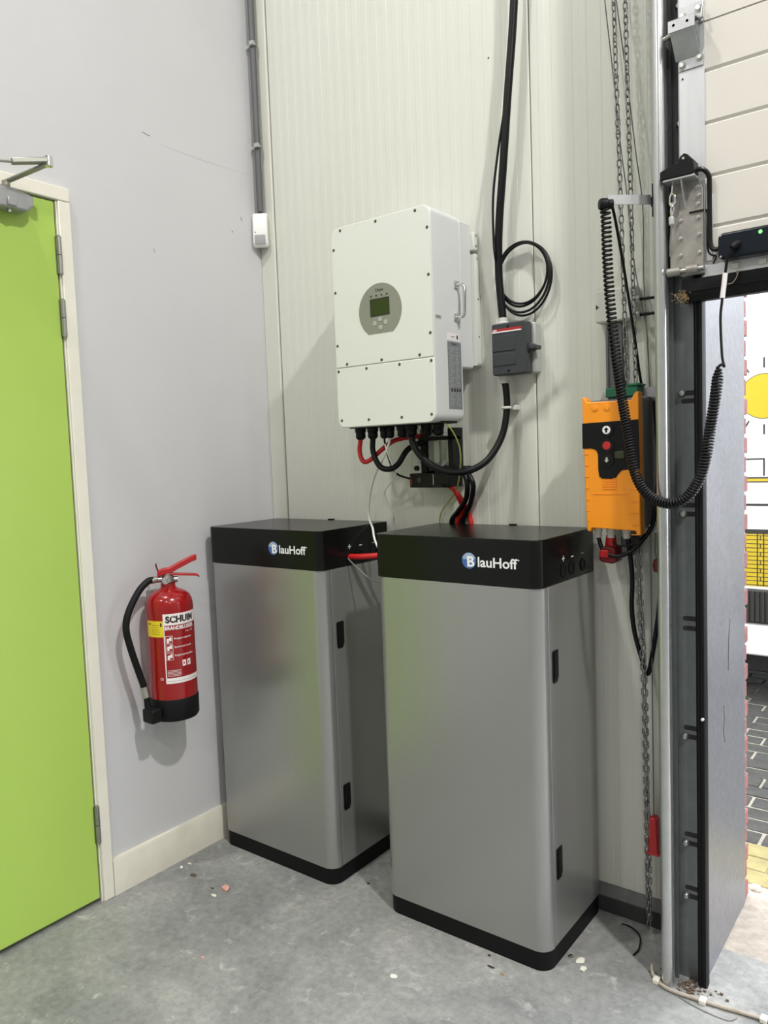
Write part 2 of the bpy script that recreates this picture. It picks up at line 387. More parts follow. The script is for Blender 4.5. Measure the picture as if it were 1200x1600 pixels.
# ------------------------------------------------------------------ conduit and motion sensor in the corner
t = thing('conduit_pipe', (.033, -.028, 2.64), 'grey plastic conduit running down the corner to the motion sensor', 'conduit')
MB().tube([(.033, -.028, 2.62), (.033, -.028, HZ-.02)], .0135, 14).build('pipe', 'cond', t)
for z in (2.89, 3.305, 3.72):
    s_ = MB(); s_.tube([(.033+.0155*math.cos(a), -.028+.0155*math.sin(a), z) for a in [math.radians(q) for q in range(-30, 211, 20)]], .0035, 6)
    s_.box(.035, .055, -.05, -.036, z-.008, z+.008)
    s_.box(.0, .033, -.032, -.024, z-.006, z+.006)
    s_.build('saddle_clip', 'isol_b', t)
t = thing('motion_sensor', (.03, -.035, 2.48), 'white motion sensor mounted in the wall corner', 'sensor')
rot = Matrix.Translation((.024, -.018, 2.468)) @ Matrix.Rotation(math.radians(35), 4, 'Z')
MB().prism([(0, .006), (-.026, 0), (-.038, .012), (-.040, .05), (-.034, .125), (-.024, .146), (0, .146)], 'x', -.032, .032).xf(rot).build('housing', 'pir', t, .008, 3)
MB().prism([(-.0392, .012), (-.0415, .016), (-.0428, .05), (-.040, .052)], 'x', -.023, .023).xf(rot).build('lens', 'pirl', t, .002)
MB().box(-.022, -.016, -.0395, -.0375, .06, .064).xf(rot).build('indicator', 'redp', t)

# ------------------------------------------------------------------ fire extinguisher
ex = thing('fire_extinguisher', (.108, -.668, .60), 'red fire extinguisher with black base and hose hung on the grey wall', 'fire extinguisher')
EC = (.108, -.668); ER = .0865
prof = [(0.02, .70), (ER, .70), (ER, 1.032), (ER*.985, 1.050), (ER*.94, 1.066), (ER*.85, 1.080), (ER*.70, 1.091), (ER*.50, 1.099), (.032, 1.104), (.027, 1.109), (.026, 1.124)]
MB().lathe([(a, z) for a, z in prof], (*EC, 0), 48).build('cylinder', 'red', ex, smooth=40)
MB().lathe([(.07, .622), (ER*.96, .623), (ER*1.02, .632), (ER*1.025, .700), (ER*1.0, .705), (.05, .705)], (*EC, 0), 48).build('base_ring', 'rubber', ex, smooth=40)
v = MB(); v.lathe([(.022, 1.126), (.024, 1.132), (.024, 1.146), (.016, 1.152), (.016, 1.168)], (*EC, 0), 20)
AX = Vector((math.cos(math.radians(-52)), math.sin(math.radians(-52)), 0))   # towards the room
LV = Vector((.50, .86, 0)).normalized()
PC = Vector((EC[0], EC[1], 0))
v.cyl(PC-LV*.048+Vector((0, 0, 1.140)), PC+LV*.035+Vector((0, 0, 1.134)), .011, 12)
v.cyl(PC+AX*.01+Vector((0, 0, 1.136)), PC+AX*.034+Vector((0, 0, 1.136)), .009, 12)
v.build('valve', 'bolt', ex)
MB().lathe([(.013, 0), (.013, .004), (.0, .004)], tuple(PC+AX*.034+Vector((0, 0, 1.136))), 14, 'x').build('pressure_gauge', 'pirl', ex)
def lever(pts, ws, th):
    s_ = LV.cross(Vector((0, 0, 1))); vs = []
    for (a, z), w in zip(pts, ws):
        for i in (-1, 1):
            for j in (0, 1): vs.append(PC+LV*a+s_*w*i+Vector((0, 0, z-j*th)))
    fs = [(0, 1, 3, 2)]; n = len(pts)
    for k in range(n-1):
        b = 4*k; fs += [(b, b+2, b+6, b+4), (b+1, b+5, b+7, b+3), (b, b+4, b+5, b+1), (b+2, b+3, b+7, b+6)]
    b = 4*(n-1); fs.append((b, b+2, b+3, b+1)); return MB().add(vs, fs)
lever([(-.036, 1.170), (-.018, 1.178), (.008, 1.180), (.040, 1.196), (.090, 1.218), (.108, 1.222)], [.014, .016, .016, .014, .013, .010], .022).build('squeeze_lever', 'redp', ex, .003)
lever([(-.036, 1.158), (-.010, 1.162), (.03, 1.158), (.075, 1.153), (.105, 1.149), (.115, 1.142)], [.012, .014, .014, .014, .013, .011], .008).build('carry_handle', 'redp', ex, .002)
MB().prism([(-.006, 1.150), (.006, 1.150), (.006, 1.18), (-.006, 1.18)], 'y', -.012, .012).xf(Matrix.Translation((*EC, 0))).build('lever_block', 'redp', ex, .002)
MB().tube([PC-LV*.032+Vector((0, 0, 1.165)), PC-LV*.040+Vector((0, 0, 1.195)), PC-LV*.036+Vector((0, 0, 1.198))], .003, 8).build('safety_pin', 'dred', ex)
hp = [(.085, -.712, 1.139), (.080, -.735, 1.136), (.078, -.775, 1.105), (.08, -.822, 1.04), (.084, -.840, .985), (.088, -.831, .917), (.095, -.807, .82), (.10, -.793, .765), (.104, -.787, .728)]
cable('hose', 'rubber', hp, .0125, ex, 8, 14)
MB().cyl((.088, -.700, 1.140), (.083, -.722, 1.138), .0125, 14).build('hose_fitting', 'bolt', ex)
MB().cyl((.1, -.793, .762), (.104, -.787, .722), .0142, 14).build('hose_ferrule', 'bolt', ex)
MB().tube([(.104, -.787, .725), (.106, -.784, .684), (.108, -.781, .658)], [.010, .012, .019], 14).build('nozzle', 'rubber', ex)
nz = MB(); nz.box(.090, .150, -.800, -.755, .630, .680); nz.build('nozzle_holder', 'rubber', ex, .006)
box('wall_hook', 'steel', 0, .03, -.69, -.646, 1.05, 1.09, ex, .002)
# printed labels wrapped round the cylinder; a = angle from the camera-facing direction, arc length s = R*a
FA = math.radians(-36.5)
def wrap(mb, rr=ER):
    out = []
    for p in mb.v:
        a = FA + p.x/ER; R = rr+p.z; out.append(Vector((EC[0]+R*math.cos(a), EC[1]+R*math.sin(a), p.y)))
    mb.v = out; return mb
def patch(name, m, s0, s1, z0, z1, lift, parent=ex):
    n = max(2, int((s1-s0)/.006)); mb = MB(); vs = []
    for k in range(n+1):
        s_ = s0+(s1-s0)*k/n
        for z in (z0, z1):
            for w in (-.0005, lift): vs.append((s_, z, w))
    fs = [(0, 1, 3, 2), (4*n, 4*n+2, 4*n+3, 4*n+1)]
    for k in range(n):
        b = 4*k; fs += [(b+1, b+5, b+7, b+3), (b, b+2, b+6, b+4), (b, b+4, b+5, b+1), (b+2, b+3, b+7, b+6)]
    return wrap(mb.add(vs, fs)).build(name, m, parent, smooth=40)
def wtext(body, m, s0, z0, w, h, lift=.0006, parent=ex, bold=.015):
    mb = textmb(body, w, h, bold, .0002)
    for p in mb.v: p.x += s0; p.y += z0; p.z += lift
    return wrap(mb).build('lettering', m, parent, smooth=0)
L0 = -.026
lab = plabel(patch('instruction_label', 'prw', L0, .122, .766, 1.022, .0004), 'red and white printed label')
LZ = .015
_patch, _wtext = patch, wtext
def patch(name, m, s0, s1, z0, z1, lift, parent=ex): return _patch(name, m, s0, s1, z0+LZ, z1+LZ, lift, parent)
def wtext(body, m, s0, z0, w, h, lift=.0006, parent=ex, bold=.015): return _wtext(body, m, s0, z0+LZ, w, h, lift, parent, bold)
patch('label_field', 'red', L0+.004, .120, .795, .9655, .0006, lab)
patch('label_field', 'prr', L0+.004, .120, .945, .9655, .00065, lab)
patch('label_field', 'prr', L0+.004, .120, .772, .805, .00065, lab)
wtext('SCHUIM', 'prd', L0+.009, .9735, .112, .026, parent=lab, bold=.05)
wtext('BRANDBLUSSER', 'prw', L0+.006, .9480, .116, .0145, .0009, lab, .035)
wtext('6 liter / AB', 'prw', .055, .9355, .035, .005, .0009, lab, 0)
for i, (zz, tx, w) in enumerate(((.912, 'Borgpen wegnemen', .070), (.881, 'Spuitmond nemen', .068), (.850, 'Knijphendel indrukken', .074))):
    patch('pictogram_frame', 'prw', L0+.006, L0+.031, zz-.012, zz+.015, .0009, lab)
    patch('pictogram_field', 'red', L0+.0072, L0+.0298, zz-.0108, zz+.0138, .0011, lab)
    for q in ((0, .002, .010, -.010, .004), (.008, .012, .019, -.004, .010), (.004, .004, .018, -.001, .006)):
        if i == 1: q = (q[0], q[1], q[2], q[3]+.002, q[4]+.002)
        patch('pictogram_mark', 'prw', L0+.0085+q[1], L0+.0085+q[2], zz+q[3], zz+q[4], .0013, lab)
    wtext(tx, 'prw', L0+.036, zz-.001, w, .0085, .0009, lab, .012)
patch('hazard_mark', 'prw', .036, .050, .811, .833, .0009, lab); patch('hazard_mark', 'prw', .056, .070, .811, .833, .0009, lab)
patch('hazard_symbol', 'red', .040, .044, .817, .826, .0011, lab); patch('hazard_symbol', 'red', .060, .064, .817, .826, .0011, lab)
for z in (.7985, .7935, .7885, .7835, .7785):
    patch('print_line', 'prw', L0+.007, .030, z, z+.0014, .0009, lab)
patch('print_line', 'prd', L0+.006, .095, .7595, .7603, .0008, lab)
wtext('CE', 'prw', L0-.021, .7645, .012, .009, .0004, ex, .01)
yl = plabel(patch('inspection_sticker', 'pry', -.098, L0-.001, .923, .982, .0004), 'yellow inspection sticker')
for z in (.934, .942, .950, .958, .966):
    patch('print_line', 'prd', -.072, -.040, z, z+.0012, .0006, yl)
patch('print_mark', 'prd', -.037, -.031, .962, .975, .0006, yl); patch('print_mark', 'prd', -.09, -.078, .968, .973, .0006, yl)

# ------------------------------------------------------------------ battery cabinets
CW, CF, CB, CH = .605, -.419, -.027, 1.306
def cabinet(X0, label):
    X1 = X0+CW; c = thing('battery_cabinet', ((X0+X1)/2, (CF+CB)/2, 0), label, 'cabinet', 'battery cabinets')
    z0, z1 = .060, 1.164
    MB().prism(rrect(X0+.002, X1-.002, CF+.002, CB, [.045, .045, .004, .004], 9), 'z', 0, z0).build('base', 'baseb', c, smooth=30)
    MB().prism(rrect(X0+.004, X1-.004, -.374, CB, .001), 'z', z0, z1).build('inner_frame', 'dark', c)
    f = MB().prism(rrect(X0, X1, CF, -.3735, [.0445, .0445, 0, 0], 12), 'z', z0+.001, z1-.001).build('front_panel', 'silver', c, smooth=30)
    for sx, xa, xb in ((1, X1-.018, X1), (-1, X0, X0+.018)):
        sp = box('side_panel', 'silver', xa, xb, -.3690, CB+.001, z0+.001, z1-.001, c, .0015)
        if sx == 1:
            for za, zb in ((.870, .968), (.262, .360)):
                y0, y1 = -.352, -.312
                lp = MB().prism([(y0+.006, za), (y1-.010, za), (y1, za+.016), (y1, zb-.002), (y1-.004, zb), (y0+.004, zb), (y0, zb-.006), (y0, za+.008)], 'x', X1-.001, X1+.0025).build('latch', 'blackp', sp, .001)
                box('latch_lever', 'blackp', X1+.002, X1+.0055, y0+.009, y1-.010, za+.012, zb-.008, lp, .0015)
    cap = MB().prism(rrect(X0-.0005, X1+.0005, CF-.0005, CB, [.032, .032, .003, .003], 9), 'z', z1, CH).build('top_cap', 'capb', c, .0022, 2, smooth=30)
    box('cable_flap', 'capb', X0+.30, X0+.325, CB-.004, CB+.010, CH-.010, CH+.004, cap)
    # round cable entries with symbols
    for y in (-.262, -.201, -.117):
        MB().lathe([(.017, .0), (.020, .0), (.021, .002), (.019, .003), (.016, .001)], (X1, y, 1.197), 24, 'x').build('cable_grommet', 'rubber', cap)
        MB().lathe([(.0, .0009), (.0165, .0009)], (X1, y, 1.197), 24, 'x').build('cable_hole', 'dark', cap)
    p = MB().box(X1+.0003, X1+.001, -.270, -.252, 1.2325, 1.2355).box(X1+.0003, X1+.001, -.2625, -.2595, 1.225, 1.243); p.build('plus_sign', 'logo_w', cap)
    box('minus_sign', 'logo_w', X1+.0003, X1+.001, -.204, -.188, 1.231, 1.2345, cap)
    box('earth_sign', 'btn', X1+.0003, X1+.001, -.127, -.105, 1.2325, 1.2345, cap)
    # logo on the front of the cap
    lx = X0+.347; yf = CF-.0008
    MB().prism(circ(lx+.023, 1.236, .0245, 28), 'y', yf-.0006, yf+.001).build('logo_disc', 'logo_b', cap)
    MB().prism(circ(lx+.023, 1.236, .0245, 16, 15, 165)+[(lx+.004, 1.240)], 'y', yf-.0010, yf).build('logo_highlight', 'logo_l', cap)
    text('lettering', 'logo_w', 'B', .026, .033, (lx+.017, yf-.0010, 1.2175), (1, 0, 0), (0, 0, 1), cap, .035)
    text('lettering', 'logo_w', 'lauHoff', .134, .031, (lx+.054, yf-.0002, 1.2185), (1, 0, 0), (0, 0, 1), cap, .018)
    MB().prism(circ(lx+.1915, 1.2455, .002, 10), 'y', yf-.0006, yf).build('registered_mark', 'logo_w', cap)
    return c
cabinet(.0457, 'silver battery cabinet with black top against the grey wall, below left of the white inverter')
cabinet(.8891, 'silver battery cabinet with black top nearest the loading door, in front of the other cabinet')
# red and black leads between the cabinets
tag(cable('red_link_cable', 'redc', [(.648, -.262, 1.197), (.70, -.258, 1.199), (.77, -.240, 1.204), (.8885, -.20, 1.214)], .0105), 'thick red cable bridging the two cabinet tops', 'cable')
tag(cable('black_link_cable', 'blackc', [(.648, -.201, 1.197), (.72, -.198, 1.190), (.80, -.18, 1.192), (.8885, -.16, 1.20)], .008), 'black cable behind the red cable bridging the two cabinets', 'cable')
tag(cable('grey_link_wire', 'grey_c', [(.650, -.272, 1.192), (.70, -.285, 1.165), (.78, -.285, 1.120), (.8885, -.25, 1.10)], .003), 'thin grey wire sagging between the two cabinets', 'wire')

# ------------------------------------------------------------------ inverter
IX0, IX1, IZ0, IZ1, IF = .646, 1.068, 1.669, 2.371, -.288
iv = thing('inverter', ((IX0+IX1)/2, -.15, IZ0), 'large white wall mounted inverter with round display, above the cabinets', 'inverter')
MB().prism(rrect(IX0, IX1, IZ0, IZ1, .030, 8), 'y', IF+.006, -.108).build('housing', 'whiteb', iv, .004, 2)
uc = MB().prism(rrect(IX0, IX1, 1.8825, IZ1, [0, 0, .030, .030], 8), 'y', IF, IF+.005).build('upper_cover', 'white', iv, .0025, 2)
lc = MB().prism(rrect(IX0, IX1, IZ0, 1.8805, [.030, .030, 0, 0], 8), 'y', IF, IF+.005).build('lower_cover', 'white', iv, .0025, 2)
box('cover_joint', 'btn', IX0+.003, IX1-.003, IF+.003, IF+.006, 1.880, 1.883, iv)
box('heat_sink_housing', 'whiteb', IX0+.012, IX1-.002, -.108, -.03, 1.857, 2.358, iv, .006)
br = box('wall_bracket', 'white', IX0-.01, IX1+.014, -.03, -.002, 1.868, 2.255, iv, .002)
tb = box('bracket_tab', 'white', IX1-.01, IX1+.014, -.034, -.010, 2.268, 2.330, iv, .002)
for z in (2.318, 2.283): MB().lathe([(.0, .004), (.0045, .003), (.005, 0)], (IX1+.014, -.022, z), 10, 'x').build('tab_screw', 'bolt', tb)
for z in (2.24, 2.10, 1.97): MB().lathe([(.0, .002), (.0028, .0015), (.003, 0)], (IX1+.014, -.016, z), 8, 'x').build('bracket_screw', 'screw', br)
scr = None
for (x, z) in ((.690, 2.359), (.848, 2.359), (1.012, 2.359), (.657, 2.297), (1.057, 2.297), (1.057, 2.147), (.657, 2.148), (1.057, 1.960), (.657, 1.961), (.698, 1.893), (.853, 1.893), (1.012, 1.893), (.657, 1.870), (.785, 1.870), (.928, 1.870), (1.057, 1.870), (.663, 1.695), (.787, 1.692), (.930, 1.692), (1.052, 1.695)):
    par = uc if z > 1.8815 else lc
    if scr is None:
        scr = MB().lathe([(.0, -.0022), (.003, -.0022), (.0052, -.0005), (.0055, .001)], (x, IF, z), 12, 'y').build('cover_screw', 'screw', par); smesh = scr.data
    else: link('cover_screw', smesh, Vector((x, IF-.0006, z)), par)
# display
dz0 = 1.984; cx, cz_, R = .854, 2.060, .092
a = math.degrees(math.asin((cz_-dz0)/R))
dp = MB().prism(circ(cx, cz_, R, 40, -a, 180+a), 'y', IF-.0012, IF+.001).build('display_panel', 'bez', uc)
sf = box('screen_frame', 'dark', .8125, .8955, IF-.0018, IF, 2.0415, 2.1015, dp)
box('screen', 'lcd', .8155, .8925, IF-.0021, IF-.001, 2.0445, 2.0985, dp)
for k in range(4): MB().prism(circ(.8185+.0225*k, 2.1110, .0032, 10), 'y', IF-.002, IF).build('indicator_light', 'dark', dp)
for x, z in ((.830, 2.018), (.853, 2.030), (.877, 2.018), (.854, 2.002)): MB().prism(rrect(x-.0075, x+.0075, z-.0075, z+.0075, .004, 4), 'y', IF-.0025, IF).build('push_button', 'btn', dp, .001)
text('lettering', 'prd', 'Deye', .032, .0135, (.838, IF-.0012, 2.1215), (1, 0, 0), (0, 0, 1), dp, .01)
# side: handle, stickers
hd = MB().tube(spline([(IX1+.002, -.137, 2.132), (IX1+.022, -.137, 2.132), (IX1+.032, -.137, 2.120), (IX1+.033, -.140, 2.08), (IX1+.032, -.143, 2.034), (IX1+.022, -.143, 2.023), (IX1+.002, -.143, 2.023)], 6), .0055, 12).build('carry_handle', 'chrome', iv)
for z, y in ((2.132, -.137), (2.023, -.143)): box('handle_foot', 'chrome', IX1, IX1+.006, y-.016, y+.010, z-.012, z+.014, hd, .002)
st = box('spec_sticker', 'spec', IX1, IX1+.0006, -.204, -.119, 1.713, 1.940, iv)
text('lettering', 'prd', 'Deye', .034, .010, (IX1+.0006, -.180, 1.9265), (0, 1, 0), (0, 0, 1), st, .02, .0002)
zz = 1.918; k = 0
while zz > 1.722:
    if not (1.770 < zz < 1.785):
        y0 = -.199+.004*((k*7) % 3); y1 = -.160-.006*((k*5) % 4)
        MB().box(IX1+.0006, IX1+.0008, y0, y1, zz, zz+.0016).box(IX1+.0006, IX1+.0008, -.155, -.127-.005*((k*3) % 4), zz, zz+.0016).build('print_line', 'specl', st)
    zz -= .0062; k += 1
for k in range(4): box('print_mark', 'prd', IX1+.0006, IX1+.0008, -.188+.017*k, -.178+.017*k, 1.771, 1.783, st)
s2 = box('serial_sticker', 'prw', IX1, IX1+.0006, -.206, -.128, 1.944, 1.968, iv)
box('print_line', 'prd', IX1+.0006, IX1+.0008, -.181, -.158, 1.955, 1.957, s2); box('print_mark', 'prd', IX1+.0006, IX1+.0008, -.146, -.137, 1.950, 1.963, s2)
s3 = box('warning_sticker', 'btn', IX1, IX1+.0006, -.272, -.237, 2.008, 2.020, iv)
box('print_line', 'prd', IX1+.0006, IX1+.0008, -.268, -.242, 2.013, 2.015, s3)
# glands under the inverter
for (x, y, rr) in ((.676, -.2, .021), (.733, -.2, .021), (.785, -.2, .016), (.813, -.2, .016), (.862, -.19, .023), (.905, -.2, .023), (.950, -.17, .020), (1.000, -.17, .020)):
    MB().lathe([(rr*.8, IZ0+.001), (rr, IZ0-.004), (rr, IZ0-.016), (rr*.86, IZ0-.019), (rr*.9, IZ0-.036), (rr*.55, IZ0-.044)], (x, y, 0), 12).build('cable_gland', 'blackp', iv)
box('gland_plate', 'blackp', .655, 1.055, -.235, -.135, IZ0-.003, IZ0+.004, iv)

# ------------------------------------------------------------------ fuse disconnector below the inverter
fu = thing('fuse_disconnector', (.90, -.05, 1.44), 'black fuse holder with clear covers on the wall below the inverter', 'fuse holder')
fb = box('base_block', 'blackp', .822, .995, -.105, -.01, 1.442, 1.494, fu, .004)
box('busbar_rail', 'blackp', .845, .872, -.06, -.004, 1.494, 1.655, fu, .002)
box('busbar_rail', 'blackp', .975, .995, -.075, -.004, 1.494, 1.655, fu, .002)
for x0, x1 in ((.800, .845), (.880, .930), (.934, .972)):
    b_ = box('fuse_cover', 'clear', x0, x1, -.062, -.012, 1.505, 1.64, fu, .003)
    box('fuse_link', 'gland_w', x0+.012, x1-.012, -.045, -.022, 1.53, 1.61, b_, .004)
for x in (.828, .905, .955):
    MB().lathe([(0, -.070), (.009, -.070), (.010, -.06)], (x, 0, 1.512), 12, 'y').build('terminal_knob', 'blackp', fu)
MB().lathe([(0, -.109), (.010, -.109), (.011, -.103)], (.868, 0, 1.470), 6, 'y').build('terminal_bolt', 'isol', fb)
box('rating_sticker', 'dred', .8245, .834, -.1056, -.105, 1.450, 1.486, fb)
t_ = box('terminal_frame', 'isol_b', .927, .929, -.1062, -.104, 1.450, 1.490, fb)
MB().box(.93, .975, -.12, -.04, 1.444, 1.452).build('terminal_shelf', 'blackp', fb)
for x in (.945, .958): MB().tube([(x, -.075, 1.487), (x-.004, -.08, 1.470), (x+.003, -.078, 1.458)], .005, 8).build('cable_lug', 'bolt', fu)
box('crossbar', 'blackp', .905, 1.045, -.1, -.03, 1.500, 1.517, fu, .003)
box('crossbar', 'blackp', .845, .995, -.075, -.02, 1.612, 1.626, fu, .002)

# ------------------------------------------------------------------ cables around the inverter
def cab(name, m, pts, rad, label, cat='cable', n=10): return tag(cable(name, m, pts, rad, None, 8, n), label, cat)
cab('supply_cable', 'blackc', [(1.282, -.05, 3.6), (1.276, -.05, 3.3), (1.270, -.05, 3.101), (1.266, -.05, 3.024), (1.255, -.05, 2.907), (1.237, -.055, 2.73), (1.214, -.055, 2.51), (1.191, -.05, 2.329), (1.182, -.045, 2.183), (1.188, -.045, 2.075), (1.194, -.045, 2.008)], .0135, 'thick black cable hanging down the wall to the grey switch box', n=14)
coil = [(1.247, -.05, 2.87), (1.235, -.06, 2.729), (1.204, -.064, 2.574), (1.180, -.066, 2.421), (1.176, -.064, 2.287), (1.180, -.064, 2.22)]
loops = [(1.270, 2.1335, .101, .1235), (1.264, 2.1495, .094, .1075), (1.258, 2.1625, .088, .0945), (1.267, 2.142, .098, .115)]
th0 = 170
for li_, (lx, lz, rx, rz) in enumerate(loops):
    nx, nz_, nrx, nrz = loops[min(li_+1, 3)]
    for k in range(16):
        tt = k/16; a = math.radians(th0+360*tt)
        coil.append(((lx+(nx-lx)*tt)+(rx+(nrx-rx)*tt)*math.cos(a), -.020-.006*li_+.004*math.sin(a*2), (lz+(nz_-lz)*tt)+(rz+(nrz-rz)*tt)*math.sin(a)))
cab('coiled_cable', 'blackc', coil, .0042, 'thin black cable coiled in a loop on the wall beside the switch box', n=8)
cab('inverter_feed_cable', 'blackc', [(1.191, -.045, 1.822), (1.199, -.045, 1.771), (1.200, -.045, 1.706), (1.188, -.06, 1.619), (1.159, -.10, 1.544), (1.118, -.14, 1.507), (1.059, -.17, 1.498), (.994, -.19, 1.517), (.941, -.2, 1.559), (.912, -.2, 1.600), (.905, -.2, 1.632)], .0118, 'thick black cable sweeping from the switch box up into the inverter', n=14)
cab('red_battery_cable', 'redc', [(.676, -.2, 1.632), (.668, -.2, 1.583), (.682, -.2, 1.547), (.707, -.19, 1.549), (.759, -.17, 1.592), (.797, -.14, 1.62), (.846, -.05, 1.632)], .0088, 'red cable looping out of the leftmost inverter gland')
cab('black_battery_cable', 'blackc', [(.733, -.2, 1.632), (.731, -.2, 1.581), (.756, -.2, 1.529), (.791, -.19, 1.514), (.813, -.16, 1.531), (.832, -.12, 1.584), (.870, -.065, 1.612)], .0105, 'black cable in a U bend below the inverter, next to the red one')
cab('thin_black_wire', 'blackc', [(.785, -.2, 1.63), (.788, -.2, 1.603), (.790, -.18, 1.544), (.798, -.15, 1.496), (.828, -.11, 1.475)], .0038, 'thin black wire from an inverter gland to the fuse holder', 'wire', 8)
cab('white_data_cable', 'wh', [(.811, -.2, 1.63), (.803, -.2, 1.602), (.763, -.19, 1.545), (.701, -.16, 1.486), (.649, -.13, 1.40), (.637, -.12, 1.33), (.668, -.14, 1.290), (.70, -.17, 1.25), (.75, -.19, 1.18), (.78, -.2, 1.08)], .0042, 'long white data cable hanging from the inverter past the left cabinet', 'cable', 8)
cab('white_wire', 'wh', [(.783, -.2, 1.632), (.791, -.2, 1.591), (.802, -.18, 1.528), (.800, -.16, 1.492), (.726, -.12, 1.441), (.701, -.10, 1.418), (.709, -.09, 1.373), (.724, -.08, 1.334), (.700, -.05, 1.296), (.70, -.05, 1.2)], .0030, 'kinked thin white wire hanging between the two cabinets', 'wire', 8)
cab('earth_wire', 'yg', [(1.046, -.2, 1.668), (1.058, -.17, 1.636), (1.058, -.13, 1.581), (1.046, -.11, 1.513), (1.005, -.075, 1.43), (.946, -.04, 1.384), (.894, -.015, 1.334), (.885, -.011, 1.25)], .0026, 'thin yellow green earth wire hanging from the right of the inverter', 'wire', 8)
cab('black_lead', 'blackc', [(1.030, -.07, 1.509), (1.054, -.08, 1.456), (1.035, -.06, 1.398), (.982, -.035, 1.348), (.942, -.0125, 1.311), (.935, -.0125, 1.22)], .0095, 'black lead curving from the fuse holder behind the cabinet, left of its twin')
cab('black_lead', 'blackc', [(1.042, -.07, 1.509), (1.078, -.08, 1.451), (1.052, -.055, 1.386), (1.014, -.03, 1.341), (.989, -.0125, 1.309), (.985, -.0125, 1.22)], .0095, 'black lead curving from the fuse holder behind the cabinet, right of its twin')
cab('red_lead', 'redc', [(.955, -.075, 1.462), (.989, -.075, 1.440), (1.003, -.055, 1.401), (1.000, -.028, 1.353), (.965, -.0125, 1.305), (.96, -.0125, 1.22)], .0085, 'red lead from the fuse holder, upper left of the two red leads')
cab('red_lead', 'redc', [(.945, -.075, 1.462), (.985, -.058, 1.432), (1.011, -.032, 1.379), (1.018, -.0125, 1.336), (1.026, -.0125, 1.300), (1.027, -.0125, 1.22)], .0085, 'red lead from the fuse holder, right of the black leads at the cabinet edge')

# ------------------------------------------------------------------ grey switch box on the wall
sw = thing('switch_box', (1.235, -.05, 1.818), 'dark grey switch box with a red stripe and side knob on the wall', 'switch box')
box('back_box', 'isol_b', 1.178, 1.312, -.045, -.001, 1.822, 1.990, sw, .006)
cv = MB().prism(rrect(1.174, 1.302, 1.819, 1.991, .008, 4), 'y', -.092, -.046).build('cover', 'isol', sw, .004, 2)
box('cover_rib', 'isol', 1.178, 1.262, -.0945, -.09, 1.850, 1.892, cv, .002); box('cover_rib', 'isol', 1.178, 1.262, -.0945, -.09, 1.898, 1.950, cv, .002)
box('red_stripe', 'redp', 1.177, 1.286, -.0932, -.0915, 1.965, 1.973, cv); box('white_stripe', 'prw', 1.177, 1.286, -.0932, -.0915, 1.9605, 1.9645, cv)
text('lettering', 'prw', 'ABB', .016, .006, (1.179, -.0932, 1.966), (1, 0, 0), (0, 0, 1), cv, .02)
for z in (1.832, 1.978): MB().lathe([(0, -.0935), (.004, -.0935), (.0045, -.091)], (1.236, 0, z), 10, 'y').build('cover_screw', 'blackp', cv)
kb = MB().lathe([(.016, 0), (.017, .006), (.012, .010), (.012, .020), (.0, .021)], (1.302, -.066, 1.902), 16, 'x').build('rotary_knob', 'isol', sw)
box('knob_grip', 'isol', 1.312, 1.334, -.088, -.044, 1.895, 1.909, kb, .003)
MB().lathe([(.019, 1.990), (.019, 2.000), (.016, 2.003), (.0155, 2.016)], (1.194, -.045, 0), 16).build('cable_gland', 'gland_w', sw)
MB().lathe([(.015, 1.795), (.016, 1.808), (.019, 1.811), (.019, 1.822)], (1.194, -.045, 0), 16).build('cable_gland', 'gland_w', sw)
cc = thing('cable_clip', (1.2, -.03, 1.70), 'pale plastic clip holding the black cable below the switch box', 'cable clip')
MB().tube([(1.2+.0145*math.cos(math.radians(q)), -.046+.0145*math.sin(math.radians(q)), 1.712) for q in range(-180, 181, 20)], .0045, 8).build('ring', 'gland_w', cc)
box('foot', 'gland_w', 1.174, 1.228, -.031, -.001, 1.703, 1.721, cc, .003)

# ------------------------------------------------------------------ door jamb: galvanised reveal, brick edge, guide rail
trim2 = thing('trim_2', (1.88, 0, 0), 'galvanised steel reveal of the loading door opening', kind='structure')
box('reveal_sheet', 'galv', 1.878, 1.881, -.188, .295, 0, OPZ, trim2)
for pp in ([(1.8815, .10, 1.02), (1.8818, .085, .96), (1.8818, .080, .90), (1.8815, .078, .86)], [(1.8815, .02, .765), (1.8818, .028, .72), (1.8818, .018, .69), (1.8815, .035, .645)]):
    MB().tube(spline(pp, 5), .0012, 5).build('scratch', 'galv_d', trim2)
bj = thing('trim_3', (1.84, .33, 0), 'red brick edge of the loading door opening outside', kind='structure')
box('mortar', 'mortar', 1.66, 1.872, .262, .340, 0, OPZ, bj)
bm0 = None; z = .004; k = 0
while z < 3.0:
    dx = -.004 if k % 2 else 0
    if bm0 is None:
        o = box('brick', 'brick', 1.668, 1.879, .256, .350, z, z+.052, bj, .003); bm0 = o.data
    else:
        o = link('brick', bm0, Vector((1.7735+dx, .303, z+.026)), bj, .003)
    z += .0635; k += 1
rl = thing('door_track', (1.80, -.24, 0), 'vertical zinc guide rail of the overhead door left of the opening', 'door track')
def path2(pts, th): # open C profile as thin strip polygon
    P = [Vector((*p, 0)) for p in pts]; L_ = []; R_ = []
    for i, p in enumerate(P):
        t = (P[min(i+1, len(P)-1)]-P[max(i-1, 0)]).normalized(); n = Vector((-t.y, t.x, 0))
        L_.append((p+n*th/2)[:2]); R_.append((p-n*th/2)[:2])
    return [tuple(q) for q in L_]+[tuple(q) for q in R_[::-1]]
